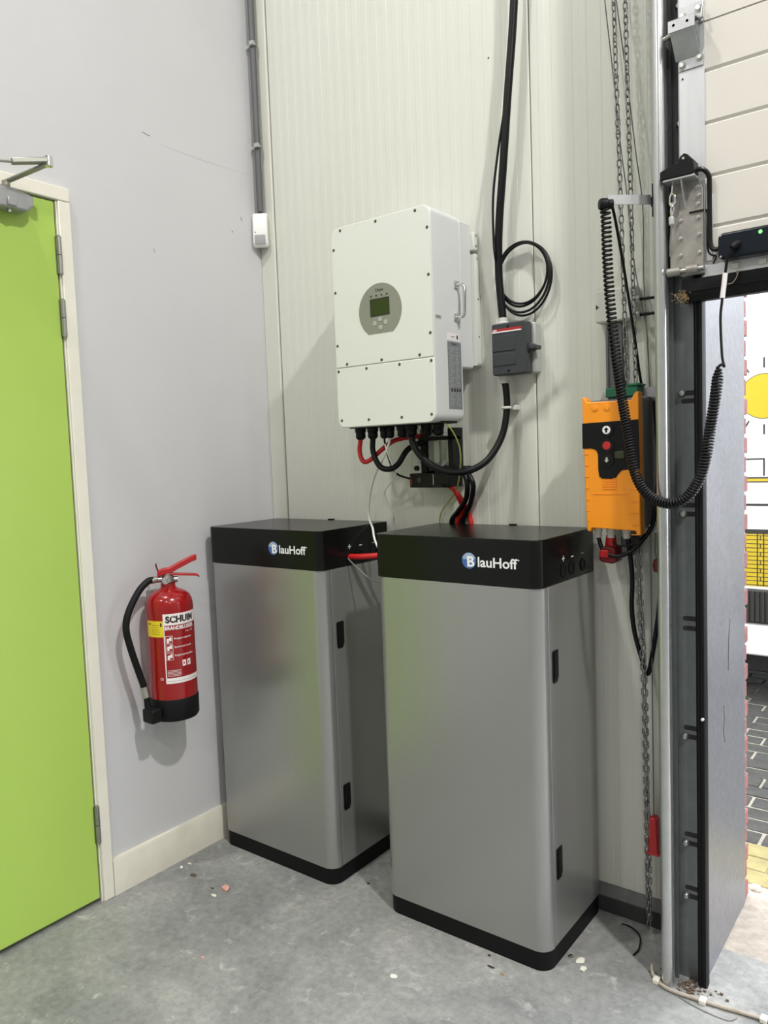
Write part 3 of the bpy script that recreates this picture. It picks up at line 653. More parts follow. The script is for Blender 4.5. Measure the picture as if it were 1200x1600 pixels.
MB().prism(path2([(1.779, -.172)]+[(1.7935+.0145*math.cos(math.radians(a)), -.262+.013*math.sin(math.radians(a))) for a in range(180, 361, 15)]+[(1.808, -.245)], .003), 'z', 0, 4.2).build('rail', 'track', rl, smooth=50)
box('rail_back', 'galv_d', 1.780, 1.812, -.216, -.211, 0.002, 4.2, rl)
an = box('mounting_angle', 'galv_d', 1.775, 1.872, -.1955, -.1905, 0, 4.2, rl)
box('angle_flange', 'galv_d', 1.775, 1.780, -.1955, -.02, 0, 4.2, rl)
for z, zs in ((.252, .277), (.412, .438), (.729, .755), (None, 1.045), (None, 1.073), (1.370, 1.395), (1.707, 1.685), (2.10, 2.125), (2.430, 2.452), (2.737, 2.715), (3.1, 3.125)):
    for zc in (z, zs):
        if zc is None: continue
        MB().prism(rrect(1.826 if zc != z else 1.832, 1.868, zc-.0065, zc+.0065, .006, 4), 'y', -.1972, -.195).build('slot', 'dark', an)
    if z: MB().lathe([(.0, -.207), (.007, -.206), (.0105, -.201), (.011, -.1965)], (1.830, 0, z), 12, 'y').build('carriage_bolt', 'bolt', an)
sl = thing('trim_4', (1.87, -.2, 0), 'black rubber side seal along the loading door opening', kind='structure')
MB().prism([(1.868, -.188), (1.866, -.214), (1.871, -.2185), (1.889, -.2185), (1.892, -.210), (1.8905, -.188)], 'z', .0, OPZ).build('side_seal', 'rubber', sl)
box('seal_lip', 'rubber', 1.8745, 1.8765, -.226, -.218, 0, OPZ, sl)
MB().lathe([(.0, -.2275), (.004, -.226), (.004, -.218)], (1.885, 0, .795), 8, 'y').build('seal_drip', 'chip', sl)
# right-hand reveal of the opening, outside the picture
trim5 = thing('trim_5', (OPX2, 0, 0), 'galvanised reveal on the far side of the loading door opening', kind='structure')
box('reveal_sheet', 'galv', OPX2-.002, OPX2+.001, -.188, .295, 0, OPZ, trim5)
box('jamb_filler', 'galv_d', OPX2+.001, OPX2+.10, -.20, .03, 0, OPZ, trim5)
tag(struct(box('trim_6', 'galv', 1.70, OPX2+.1, .26, .30, OPZ, HZ)), 'steel lintel above the loading door')

# ------------------------------------------------------------------ overhead sectional door
dr = thing('door_2', (3.6, -.22, 2.0), 'cream overhead sectional door, half raised', kind='structure')
DX0, DX1, DF, DB = 1.842, 5.44, -.240, -.202
secs = [(2.018, 2.652), (2.656, 3.262), (3.266, 3.872), (3.876, 4.48)]
for i, (z0, z1) in enumerate(secs):
    pr = [(DB, z0), (DF, z0)]
    gz = [2.132, 2.263, 2.398, 2.530] if i == 0 else [z0+.002+(z1-z0)*k/4.6+.0 for k in (.9, 1.85, 2.8, 3.75)]
    for g in gz: pr += [(DF, g-.006), (DF+.0045, g-.002), (DF+.0045, g+.002), (DF, g+.006)]
    pr += [(DF, z1), (DB, z1)]
    MB().prism(pr, 'x', DX0, DX1).build('door_section', 'doorp', dr, smooth=20)
    for xa, xb in ((DX0-.001, 1.906), (DX1-.064, DX1+.001)):
        MB().box(xa, xb, DF-.004, DF, z0+.001, z1-.001).box(xa-.001, xa+.001, DF-.004, DB, z0+.001, z1-.001).build('end_cap', 'zinc_l', dr)
def boltset(par, pts, y, rr=.0075):
    for x, z in pts:
        b_ = MB().lathe([(0, -.006), (rr*.7, -.006), (rr*.85, -.002), (rr*1.35, -.0015), (rr*1.4, 0)], (x, y, z), 12, 'y').build('bolt', 'bolt', par)
# roller bracket at the section joint
hb = MB().box(1.842, 1.904, -.2475, -.244, 2.653, 2.705).build('roller_bracket', 'zinc', dr, .001)
box('lower_plate', 'zinc', 1.842, 1.904, -.2475, -.244, 2.545, 2.572, hb, .001)
MB().prism([(-.2475, 2.572), (-.300, 2.628), (-.302, 2.652), (-.2995, 2.653), (-.2965, 2.6295), (-.244, 2.575)], 'x', 1.835, 1.896).build('bracket_slope', 'zinc', hb)
MB().prism([(-.303, 2.624), (-.303, 2.652), (-.300, 2.655), (-.300, 2.624)], 'x', 1.832, 1.898).build('bracket_face', 'zinc', hb)
MB().prism([(-.303, 2.652), (-.250, 2.664), (-.244, 2.664), (-.244, 2.660), (-.300, 2.648)], 'x', 1.840, 1.898).build('bracket_lid', 'zinc', hb)
MB().prism([(-.246, 2.59), (-.290, 2.635), (-.262, 2.655), (-.246, 2.655)], 'x', 1.893, 1.895).build('bracket_cheek', 'galv_d', hb)
for x in (1.846, 1.880): MB().lathe([(0, -.3036), (.0035, -.3036)], (x, 0, 2.640), 10, 'y').build('bracket_hole', 'dark', hb)
boltset(hb, ((1.853, 2.680), (1.893, 2.688), (1.851, 2.558), (1.895, 2.566)), -.2475)
MB().tube([(1.905, -.262, 2.655), (1.905, -.256, 2.672), (1.905, -.252, 2.684)], .004, 8).build('hinge_hook', 'chrome', hb)
rr_ = MB().cyl((1.79, -.250, 2.632), (1.84, -.280, 2.632), .006).cyl((1.79, -.240, 2.632), (1.809, -.240, 2.632), .018)
rr_.build('roller', 'bolt', hb)
MB().lathe([(0, -.2455), (.0025, -.2455)], (1.851, 0, 2.525), 8, 'y').build('rivet', 'dark', dr)
# bottom bracket
bb = MB().prism([(1.822, 2.262), (1.890, 2.262), (1.902, 2.235), (1.904, 2.026), (1.817, 2.026), (1.816, 2.09), (1.824, 2.20)], 'y', -.252, -.244).build('bottom_bracket', 'rustz', dr, .0015)
boltset(bb, ((1.889, 2.238), (1.893, 2.217), (1.8905, 2.195), (1.891, 2.160), (1.893, 2.116), (1.893, 2.069), (1.845, 2.113), (1.845, 2.069), (1.846, 2.160)), -.252, .0045)
box('bracket_ledge', 'zinc', 1.812, 1.893, -.296, -.250, 2.256, 2.262, bb, .0015)
MB().prism([(-.292, 2.256), (-.252, 2.256), (-.252, 2.188)], 'x', 1.856, 1.860).build('bracket_gusset', 'zinc', bb)
ss = MB().prism([(1.806, 2.262), (1.888, 2.262), (1.893, 2.268), (1.892, 2.296), (1.878, 2.312), (1.868, 2.318), (1.858, 2.312), (1.850, 2.298), (1.825, 2.290), (1.806, 2.284)], 'y', -.298, -.254).build('slack_cable_switch', 'blackp', bb, .002)
MB().lathe([(0, -.2995), (.0035, -.2995), (.0035, -.297)], (1.8665, 0, 2.305), 10, 'y').build('switch_pin', 'bolt', ss)
MB().cyl((1.800, -.27, 2.287), (1.818, -.27, 2.290), .0025, 8).build('switch_lever', 'bolt', ss)
wire = MB().tube(spline([(1.832, -.272, 2.256), (1.830, -.272, 2.235), (1.825, -.272, 2.222), (1.824, -.272, 2.205), (1.830, -.272, 2.197), (1.838, -.272, 2.206), (1.837, -.272, 2.222), (1.831, -.272, 2.230)], 5), .0030, 8)
wire.build('shackle', 'chrome', bb)
MB().tube(spline([(1.830, -.272, 2.207), (1.826, -.270, 2.19), (1.826, -.268, 2.172), (1.832, -.268, 2.19), (1.832, -.272, 2.206)], 5), .0026, 8).build('cable_eye', 'chrome', bb)
box('wire_clamp', 'isol_b', 1.820, 1.833, -.276, -.262, 2.148, 2.172, bb, .004)
MB().tube([(1.8265, -.268, 2.15), (1.820, -.262, 2.10), (1.818, -.256, 2.072)], .0022, 6).build('lifting_wire', 'steel', bb)
hb2 = MB().cyl((1.812, -.258, 2.028), (1.845, -.258, 2.028), .0115).cyl((1.862, -.258, 2.028), (1.890, -.258, 2.028), .0115).build('roller_sleeve', 'rustz', bb)
MB().cyl((1.786, -.258, 2.028), (1.905, -.258, 2.028), .0055).cyl((1.790, -.258, 2.028), (1.806, -.258, 2.028), .017).build('bottom_roller', 'bolt', bb)
box('adjuster_hook', 'blackp', 1.868, 1.905, -.256, -.252, 2.174, 2.1785, bb, .001)
box('cable_channel', 'zinc', 1.908, 1.925, -.2455, -.240, 2.045, 2.215, dr, .001)
# black duct cable down to the sensor box
MB().tube(spline([(1.888, -.268, 2.278), (1.905, -.262, 2.277), (1.917, -.255, 2.262), (1.919, -.252, 2.235), (1.919, -.252, 2.12), (1.921, -.252, 2.085), (1.930, -.254, 2.070), (1.950, -.258, 2.069)], 6), .0062, 10).build('switch_cable', 'blackc', dr)
MB().tube(spline([(1.908, -.247, 2.178), (1.912, -.247, 2.165), (1.9115, -.247, 2.12), (1.9125, -.247, 2.075), (1.920, -.247, 2.060), (1.932, -.247, 2.054), (1.931, -.247, 2.044), (1.925, -.247, 2.036)], 6), .0022, 6).build('channel_edge', 'rubber', dr)
sb = MB().prism(rrect(2.043, 2.112, -.281, -.242, .008), 'x', 1.958, 2.30)
sbm = MB().prism([(1.946, 2.042), (1.955, 2.034), (2.30, 2.034), (2.30, 2.101), (1.955, 2.101), (1.946, 2.092)], 'y', -.284, -.244).build('sensor_box', 'navy', dr, .006, 3)
for x, z in ((1.954, 2.094), (1.954, 2.041)): MB().lathe([(0, -.2865), (.0028, -.286), (.003, -.283)], (x, 0, z), 8, 'y').build('box_screw', 'bolt', sbm)
MB().lathe([(0, -.2865), (.0045, -.2855), (.005, -.283)], (2.047, 0, 2.086), 10, 'y').build('green_light', 'led', sbm)
MB().tube([(1.993, -.282, 2.066), (1.988, -.300, 2.060), (1.984, -.305, 2.055)], [.011, .009, .006], 12).build('cable_plug', 'rubber', sbm)
MB().prism([(DF-.006, 2.005), (DF-.006, 2.034), (DF, 2.04), (DB, 2.04), (DB, 2.005)], 'x', 1.905, DX1).build('bottom_rail', 'zinc_l', dr)
for x in (1.98, 2.045, 2.3): box('rail_clip', 'gland_w', x-.009, x+.009, DF-.012, DF-.005, 2.014, 2.028, dr, .002)
MB().prism([(-.246, 2.005), (-.250, 1.985), (-.246, 1.962), (-.232, 1.948), (-.205, 1.948), (-.196, 1.965), (-.196, 2.005)], 'x', 1.845, DX1).build('bottom_seal', 'rubber', dr)
box('seal_ridge', 'rubber', 1.845, DX1, -.2515, -.246, 1.972, 1.977, dr)
for k in range(2):
    MB().tube(spline([(1.983+.006*k, -.250, 2.008), (1.986, -.256, 1.992), (1.976, -.255, 1.978), (1.963+.006*k, -.252, 1.976)], 5), .0011, 6).build('thin_wire', 'pipe', dr)
# spider web and straw caught under the bracket
st_ = MB()
for k in range(70):
    p = Vector((1.848+random.gauss(0, .008), -.254+random.gauss(0, .003), 1.960+random.gauss(0, .007)))
    q = p+Vector((random.gauss(0, .006), random.gauss(0, .003), random.gauss(0, .006))); st_.tube([p, q], .0006, 4)
tag(st_.build('straw_tuft', 'straw'), 'small tuft of dry straw caught under the bottom corner of the overhead door', 'straw', kind='stuff')

# ------------------------------------------------------------------ orange control unit
cu = thing('door_control_unit', (1.60, -.08, 1.30), 'orange and grey door control unit with push buttons beside the guide rail', 'control unit')
cx0, cx1, cz0, cz1, cf = 1.515, 1.690, 1.312, 1.722, -.150
box('housing', 'ctlgrey', cx0+.008, cx1+.004, -.118, -.034, cz0+.004, cz1-.012, cu, .008, 3)
cov = MB().prism([(cx0, cz1), (cx0+.012, cz1-.008), (cx0+.016, cz1-.018), (cx1-.022, cz1-.020), (cx1-.014, cz1-.004), (cx1-.006, cz1+.004), (cx1, cz1+.004),
                  (cx1+.001, cz0+.06), (cx1+.003, cz0-.012), (cx1-.010, cz0-.012), (cx1-.012, cz0), (cx0+.024, cz0+.006), (cx0+.022, cz0-.006), (cx0+.010, cz0-.004), (cx0+.008, cz0+.05)], 'y', cf, -.110).build('cover', 'orange', cu, .004, 2)
bp = [(0, .8705), (1, .8795), (1.012, .5275), (.70, .515), (.645, .492), (.60, .462), (.53, .45), (.36, .452), (.30, .472), (.283, .52), (.283, .635), (.25, .668), (.17, .682), (0, .682)]
bp = [(cx0+.0005+(cx1-cx0)*u_*.998, cz0+(cz1-cz0)*(v_-.07)*1.0) for u_, v_ in bp]
pn = MB().prism(bp, 'y', cf-.002, cf+.002).build('button_panel', 'blackp', cov, .001)
bx = 1.594
def disc(name, m, x, z, R, y0, y1, par, n=24): return MB().prism(circ(x, z, R, n), 'y', y0, y1).build(name, m, par, .0005)
for z, m in ((1.617, 'prw'), (1.570, 'redp'), (1.527, 'blackp')):
    MB().lathe([(.0195, -.0035), (.0215, -.0035), (.0215, 0), (.0195, 0)], (bx, cf-.002, z), 28, 'y').build('button_ring', 'rubber', pn)
    b_ = disc('push_button', m, bx, z, .0125, cf-.0065, cf-.001, pn)
    if m != 'redp':
        up = 1 if m == 'prw' else -1
        MB().prism([(bx, z+up*.0085), (bx-.0075, z+up*.0005), (bx-.003, z+up*.0005), (bx-.003, z-up*.0075), (bx+.003, z-up*.0075), (bx+.003, z+up*.0005), (bx+.0075, z+up*.0005)], 'y', cf-.0072, cf-.006).build('arrow', 'blackp' if up == 1 else 'btn', b_)
box('display_window', 'lcd', 1.618, 1.646, cf-.003, cf-.001, 1.530, 1.552, pn, .002)
for x in (1.5575, 1.595, 1.632): disc('blank_plug', 'orange', x, 1.684, .0095, cf-.0022, cf, cov)
for x in (1.5575, 1.595, 1.632): disc('plug_core', 'orange', x, 1.684, .0065, cf-.0032, cf, cov)
for k in range(5): box('vent_louvre', 'orange', 1.578, 1.622, cf-.002, cf, 1.438+.0075*k, 1.441+.0075*k, cov)
box('cover_line', 'orange', 1.546, 1.655, cf-.0015, cf, 1.422, 1.424, cov)
for z in (1.545, 1.51, 1.475, 1.44, 1.405, 1.37, 1.34):
    box('side_rib', 'orange', cx0+.0035, cx0+.020, cf-.0015, cf, z, z+.002, cov); box('side_rib', 'orange', cx1-.026, cx1-.002, cf-.0015, cf, z-.04, z-.038, cov)
MB().lathe([(0, .003), (.004, .002), (.0045, 0)], (cx1+.004, -.075, 1.322), 10, 'x').build('housing_screw', 'bolt', cu)
for x, rr in ((1.541, .013), (1.582, .014), (1.632, .014)):
    MB().lathe([(rr, cz0+.006), (rr, cz0-.010), (rr*.82, cz0-.013), (rr*.85, cz0-.028), (rr*.5, cz0-.03)], (x, -.1, 0), 12).build('cable_gland', 'gland_w', cu)
gm = thing('green_limit_box', (1.622, -.09, 1.70), 'dark green block on top of the orange control unit', 'block')
box('block', 'green_b', 1.573, 1.673, -.105, -.045, 1.716, 1.746, gm, .003); box('block_lid', 'green_b', 1.640, 1.676, -.108, -.04, 1.746, 1.754, gm, .002)
mb_ = thing('mounting_bracket', (1.60, -.03, 1.71), 'grey steel bracket carrying the control unit on the wall', 'bracket')
MB().prism([(1.545, 1.712), (1.570, 1.712), (1.570, 1.735), (1.553, 1.735)], 'y', -.075, -.070).build('bracket_ear', 'zinc', mb_)
MB().lathe([(0, -.079), (.004, -.078), (.0045, -.075)], (1.562, 0, 1.726), 10, 'y').build('bolt', 'bolt', mb_)
box('bracket_arm', 'zinc', 1.676, 1.775, -.062, -.056, 1.712, 1.742, mb_); box('bracket_arm', 'zinc', 1.690, 1.775, -.062, -.056, 1.300, 1.322, mb_)
box('back_plate', 'zinc', 1.535, 1.70, -.034, -.002, 1.33, 1.712, mb_)
# red plug and cables under the control unit
rp = thing('red_power_plug', (1.572, -.09, 1.207), 'red five pin power plug hanging under the orange control unit', 'plug')
MB().prism([(1.546, 1.213), (1.556, 1.206), (1.590, 1.203), (1.604, 1.212), (1.600, 1.250), (1.588, 1.258), (1.556, 1.256), (1.548, 1.240)], 'y', -.115, -.055).build('plug_body', 'dred', rp, .006, 2)
MB().cyl((1.577, -.088, 1.255), (1.580, -.095, 1.290), .019, 16, .014).build('plug_collar', 'redp', rp)
box('locking_flap', 'redp', 1.552, 1.580, -.120, -.112, 1.222, 1.246, rp, .003)
box('wall_inlet', 'ctlgrey', 1.600, 1.640, -.07, -.002, 1.225, 1.285, rp, .006)
cab('control_cable', 'blackc', [(1.541, -.1, 1.286), (1.561, -.11, 1.243), (1.602, -.115, 1.228), (1.643, -.11, 1.242), (1.675, -.09, 1.276), (1.705, -.07, 1.34), (1.714, -.05, 1.50), (1.706, -.05, 1.70)], .0065, 'black cable looping under the orange control unit')
cab('hanging_cable', 'blackc', [(1.636, -.1, 1.286), (1.640, -.08, 1.164), (1.634, -.07, 1.061), (1.639, -.06, .978), (1.657, -.05, .896), (1.674, -.05, .851), (1.688, -.05, .905), (1.712, -.05, 1.064), (1.722, -.05, 1.25), (1.722, -.05, 1.4)], .0072, 'black cable hanging in a V below the control unit')
cab('thin_control_wire', 'blackc', [(1.582, -.1, 1.284), (1.600, -.105, 1.262), (1.635, -.105, 1.262), (1.67, -.10, 1.282), (1.685, -.09, 1.30)], .0028, 'thin black wire looping just below the control unit glands', 'wire', 8)

# ------------------------------------------------------------------ wall box, trunking and cross rods behind the chains
jb = thing('junction_box', (1.575, -.02, 1.955), 'cream wall box with a black arrow mark behind the chains', 'junction box')
box('lid', 'gland_w', 1.520, 1.650, -.045, -.001, 1.955, 2.056, jb, .006, 3)
MB().prism([(1.5235, 2.012), (1.5235, 1.996), (1.533, 2.004)], 'y', -.0462, -.044).build('arrow_mark', 'prd', jb)
tr = thing('cable_trunking', (1.565, -.015, 1.72), 'grey cable trunking below the cream wall box', 'trunking')
box('trunk', 'cond', 1.548, 1.600, -.028, -.001, 1.70, 1.950, tr, .002); box('trunk_edge', 'ctlgrey', 1.548, 1.556, -.032, -.001, 1.71, 1.93, tr, .001)
for z, l in ((2.008, 'upper'), (1.962, 'lower')):
    rd = thing('support_rod', (1.70, -.06, z), 'black threaded rod with pale nut beside the guide rail, the %s of two' % l, 'rod')
    MB().cyl((1.648, -.06, z), (1.776, -.06, z-.004), .0045, 10).build('rod', 'rubber', rd)
    MB().cyl((1.650, -.06, z), (1.668, -.06, z), .010, 6).build('nut', 'isol_b', rd)
cab('sensor_lead', 'blackc', [(1.671, -.285, 2.230), (1.664, -.24, 2.195), (1.655, -.15, 2.069), (1.662, -.10, 1.904), (1.668, -.05, 1.744), (1.69, -.03, 1.70)], .0042, 'black lead running down from the spiral cable holder past the chains', n=8)

# ------------------------------------------------------------------ spiral cable and its holder
hh = thing('cable_holder_arm', (1.70, -.2, 2.22), 'bent zinc strip holding the top of the spiral cable', 'bracket')
def strip(pts, h, th):
    mb = MB(); poly = path2(pts, th); return mb.prism(poly, 'z', pts_z-h/2, pts_z+h/2)
pts_z = 2.246
strip([(1.662, -.292), (1.700, -.262), (1.740, -.222), (1.752, -.210)], .026, .003).build('arm', 'zinc', hh)
pts_z = 2.240
strip([(1.752, -.210), (1.770, -.180), (1.782, -.150)], .026, .003).build('arm_foot', 'zinc', hh)
box('arm_slot', 'dark', 1.757, 1.766, -.2035, -.1975, 2.236, 2.243, hh)
box('rail_clamp', 'blackp', 1.760, 1.778, -.225, -.165, 2.195, 2.285, hh, .002)
MB().lathe([(0, -.018), (.013, -.017), (.0165, -.011), (.0165, .004), (.013, .008), (.013, .020), (.009, .022)], (0, 0, 0), 18, 'x').xf(Matrix.Translation((1.655, -.294, 2.236)) @ Matrix.Rotation(math.radians(38), 4, 'Z')).build('cable_grip', 'rubber', hh)
path = spline([(1.654, -.296, 2.225), (1.655, -.29, 2.192), (1.657, -.29, 2.096), (1.663, -.29, 1.973), (1.674, -.29, 1.848), (1.687, -.29, 1.740), (1.698, -.29, 1.668), (1.712, -.29, 1.579), (1.727, -.295, 1.498), (1.751, -.300, 1.448), (1.788, -.305, 1.417), (1.834, -.31, 1.408), (1.875, -.31, 1.428), (1.905, -.31, 1.474), (1.921, -.31, 1.529), (1.930, -.30, 1.604), (1.943, -.30, 1.685), (1.951, -.295, 1.759)], 30)
L_ = [0]
for i in range(1, len(path)): L_.append(L_[-1]+(path[i]-path[i-1]).length)
tot = L_[-1]; hel = []; ph = 0; step = .0007; s_ = 0; idx = 0
nprev = Vector((0, 1, 0))
while s_ < tot:
    while idx < len(L_)-2 and L_[idx+1] < s_: idx += 1
    f_ = (s_-L_[idx])/max(1e-9, L_[idx+1]-L_[idx]); p = path[idx].lerp(path[idx+1], f_); t_ = (path[idx+1]-path[idx]).normalized()
    n_ = (nprev-t_*nprev.dot(t_)).normalized(); nprev = n_; b_ = t_.cross(n_)
    q = s_/tot; pitch = .0125 if q < .22 else (.0125+(.0080-.0125)*min(1, (q-.22)/.2))
    R_ = .0115 if q < .98 else .0115*(1-(q-.98)/.02*.6)
    hel.append(p+(n_*math.cos(ph)+b_*math.sin(ph))*R_); ph += 2*math.pi*step/pitch; s_ += step
sc = thing('spiral_cable', (1.80, -.3, 1.40), 'black spiral cable hanging in a U from its holder to the overhead door', 'cable')
MB().tube(hel, .0037, 6).build('coil', 'blackc', sc, smooth=80)
MB().tube(spline([hel[-1], (1.958, -.293, 1.768), (1.963, -.291, 1.762), (1.9575, -.29, 1.791), (1.954, -.29, 1.881), (1.958, -.29, 1.929), (1.966, -.292, 1.992), (1.973, -.298, 2.031), (1.984, -.303, 2.053)], 8), .0036, 8).build('tail', 'blackc', sc)
MB().tube([(1.9585, -.2902, 1.936), (1.963, -.2912, 1.968), (1.9665, -.2922, 1.997)], .0062, 10).build('white_sleeve', 'prw', sc)

# ------------------------------------------------------------------ hand chain and cords
hc = thing('hand_chain', (1.64, -.06, .02), 'long steel hand chain looped past the orange control unit to the floor', 'chain')
def link_mesh():
    pts = []; a_, R_ = .0065, .0062
    for k in range(8): an_ = math.radians(180*k/7); pts.append((R_*math.cos(an_), 0, a_+R_*math.sin(an_)))
    for k in range(8): an_ = math.radians(180+180*k/7); pts.append((R_*math.cos(an_), 0, -a_+R_*math.sin(an_)))
    mb = MB().tube(pts, .0023, 6, closed=True); me = bpy.data.meshes.new('chain_link'); me.from_pydata([tuple(v_) for v_ in mb.v], [], mb.f)
    me.shade_smooth(); me.materials.append(MT['chain']); return me
LM = link_mesh()
def strand(pts, pitch=.0205, a0=0):
    P = spline(pts, 40); acc = 0; k = 0; last = P[0]
    for i in range(1, len(P)):
        acc += (P[i]-P[i-1]).length
        if acc >= pitch:
            acc -= pitch; t_ = (P[i]-last).normalized(); last = P[i]
            o = link('chain_link', LM, P[i], hc)
            rm = t_.to_track_quat('Z', 'Y').to_matrix().to_4x4() @ Matrix.Rotation(math.radians(a0+90*(k % 2)+random.uniform(-12, 12)), 4, 'Z')
            o.rotation_euler = rm.to_euler(); k += 1
strand([(1.599, -.08, 3.05), (1.606, -.08, 2.894), (1.612, -.08, 2.616), (1.619, -.08, 2.334), (1.625, -.08, 2.047), (1.633, -.08, 1.765)], a0=35)
strand([(1.640, -.085, 3.04), (1.643, -.085, 2.880), (1.647, -.085, 2.606), (1.652, -.085, 2.326), (1.656, -.085, 2.043), (1.660, -.085, 1.765)], a0=35)
strand([(1.652, -.075, 1.290), (1.658, -.07, 1.061), (1.665, -.065, .859), (1.667, -.06, .549), (1.669, -.06, .234), (1.672, -.06, .035)], a0=30)
strand([(1.662, -.082, 1.290), (1.666, -.077, 1.061), (1.673, -.072, .859), (1.674, -.067, .549), (1.677, -.065, .234), (1.676, -.062, .045)], a0=60)
cab('release_cord', 'grey_c', [(1.562, -.04, 2.99), (1.565, -.04, 2.917), (1.587, -.04, 2.695), (1.606, -.04, 2.491), (1.624, -.04, 2.337), (1.643, -.045, 2.143), (1.667, -.05, 2.005), (1.684, -.05, 1.907), (1.690, -.05, 1.753)], .0018, 'thin grey cord slanting down left of the chains', 'cord', 6)
cab('release_cord', 'grey_c', [(1.599, -.05, 2.98), (1.604, -.05, 2.899), (1.636, -.055, 2.649), (1.660, -.055, 2.431), (1.674, -.055, 2.323), (1.679, -.055, 2.229), (1.678, -.055, 2.078), (1.686, -.055, 1.887), (1.693, -.055, 1.70), (1.690, -.055, 1.263), (1.690, -.055, .963), (1.690, -.055, .658), (1.690, -.055, .392)], .0018, 'thin grey cord right of the chains ending in the red pull handle', 'cord', 6)
ph_ = thing('red_pull_handle', (1.691, -.055, .275), 'red plastic pull handle hanging on the cord near the floor', 'handle')
MB().prism([(1.6765, .276), (1.7085, .276), (1.704, .388), (1.6985, .396), (1.682, .396), (1.678, .388)], 'y', -.072, -.038).build('handle_body', 'redp', ph_, .004, 2)
MB().prism([(1.673, .276), (1.711, .276), (1.7095, .283), (1.6745, .283)], 'y', -.075, -.035).build('handle_rim', 'redp', ph_, .001)
rk = thing('red_release_knob', (1.705, -.055, 1.175), 'small dark red knob on a wire half hidden behind the guide rail', 'knob')
MB().lathe([(.003, 1.218), (.009, 1.212), (.012, 1.195), (.009, 1.178), (.0, 1.174)], (1.706, -.05, 0), 12).build('knob', 'dred', rk)
MB().tube([(1.706, -.05, 1.215), (1.702, -.05, 1.245), (1.704, -.05, 1.30)], .0018, 6).build('wire', 'steel', rk)
for k, z in enumerate((.60, .53)):
    pass
tag(MB().tube(spline([(1.7085, -.02, .665), (1.716, -.028, .66), (1.718, -.03, .60), (1.716, -.028, .545), (1.7085, -.02, .54)], 5), .004, 8).build('wall_staple', 'zinc'), 'small steel staple on the wall beside the lower guide rail', 'staple')

# ------------------------------------------------------------------ outside: threshold, paving, van
thr = tag(struct(box('floor_threshold', 'conc', 1.70, OPX2+.1, 0, .43, -.2, -.004)), 'sandy concrete threshold of the loading door')
def paving_mat():
    m = bpy.data.materials.new('far_paving'); m.use_nodes = True; N = m.node_tree.nodes; L = m.node_tree.links; b = N['Principled BSDF']; b.inputs['Roughness'].default_value = .75
    g = N.new('ShaderNodeNewGeometry'); bt = N.new('ShaderNodeTexBrick'); L.new(g.outputs['Position'], bt.inputs['Vector'])
    bt.inputs['Scale'].default_value = 1.0; bt.inputs['Brick Width'].default_value = .212; bt.inputs['Row Height'].default_value = .109; bt.inputs['Mortar Size'].default_value = .006
    bt.inputs['Color1'].default_value = (.05, .05, .045, 1); bt.inputs['Color2'].default_value = (.036, .036, .034, 1); bt.inputs['Mortar'].default_value = (.24, .22, .18, 1)
    L.new(bt.outputs['Color'], b.inputs['Base Color']); return m
gr = tag(struct(MB().box(-14, 18, .43, 24, -.25, -.010).build('ground', paving_mat())), 'paved yard outside the loading door')
box('paver_bed', 'sand', .98, 3.0, .44, 3.26, -.05, -.0075, gr)
pm = None; yr = .742; k = 0
while yr < 3.15:
    xx = .99+(.106 if k % 2 else 0)
    while xx < 2.80:
        if pm is None: o = box('paver', 'pav', xx, xx+.200, yr, yr+.099, -.06, -.003, gr, .004); pm = o.data
        else:
            o = link('paver', pm, Vector((xx+.100, yr+.0495, -.0315+random.uniform(-.002, .002))), gr, .004)
            o.rotation_euler = (random.uniform(-.008, .008), random.uniform(-.008, .008), random.uniform(-.01, .01))
        xx += .212
    yr += .109; k += 1
ym = None
for rI in range(3):
    xx = 1.0+(.1 if rI % 2 else 0)
    while xx < 2.85:
        if ym is None: o = box('yellow_paver', 'pavy', xx, xx+.198, .436, .534, -.06, -.002, gr, .005); ym = o.data
        else: link('yellow_paver', ym, Vector((xx+.099, .485+.101*rI, -.031+random.uniform(-.002, .001))), gr, .005)
        xx += .2
vn = thing('van', (1.4, 3.4, 0), 'white van with yellow sun and brick print parked outside the door', 'van')
VY = 2.5
sec = [(VY+.10, .29), (VY+.02, .32), (VY, .40), (VY, 1.9), (VY+.03, 2.35), (VY+.10, 2.62), (VY+.25, 2.70), (VY+1.75, 2.70), (VY+1.90, 2.62), (VY+1.97, 2.35), (VY+2.0, 1.9), (VY+2.0, .40), (VY+1.9, .29)]
MB().prism(sec, 'x', -1.4, 3.0).build('cargo_body', 'van', vn, .02, 2)
cabp = [(3.0, .29), (4.35, .29), (4.42, .45), (4.40, .95), (4.25, 1.12), (3.85, 1.30), (3.30, 2.25), (3.0, 2.55)]
MB().prism(cabp, 'y', VY+.03, VY+1.97).build('driver_cab', 'van', vn, .04, 3)
MB().prism([(3.12, 1.35), (3.78, 1.35), (3.28, 2.15), (3.12, 2.2)], 'y', VY+.02, VY+.04).build('side_window', 'glass', vn)
for wx in (-.55, 3.65):
    for wy in (VY+.02, VY+1.78):
        w_ = MB().lathe([(.20, 0), (.32, 0), (.34, .03), (.34, .18), (.32, .21), (.20, .21)], (wx, wy, .34), 32, 'y').build('wheel', 'tyre', vn)
        MB().lathe([(0, -.005), (.18, -.005), (.20, .02), (.20, .19), (0, .19)], (wx, wy, .34), 24, 'y').build('hub', 'zinc', w_)
box('underbody_shade_block', 'tyre', -1.2, 2.8, VY+.22, VY+1.8, .13, .30, vn, .01)  # dark block added below the van to deepen the shade under it
rb = box('rubbing_strip', 'vblk', -1.3, 2.9, VY-.03, VY+.01, .487, .690, vn, .01)
rbm = None
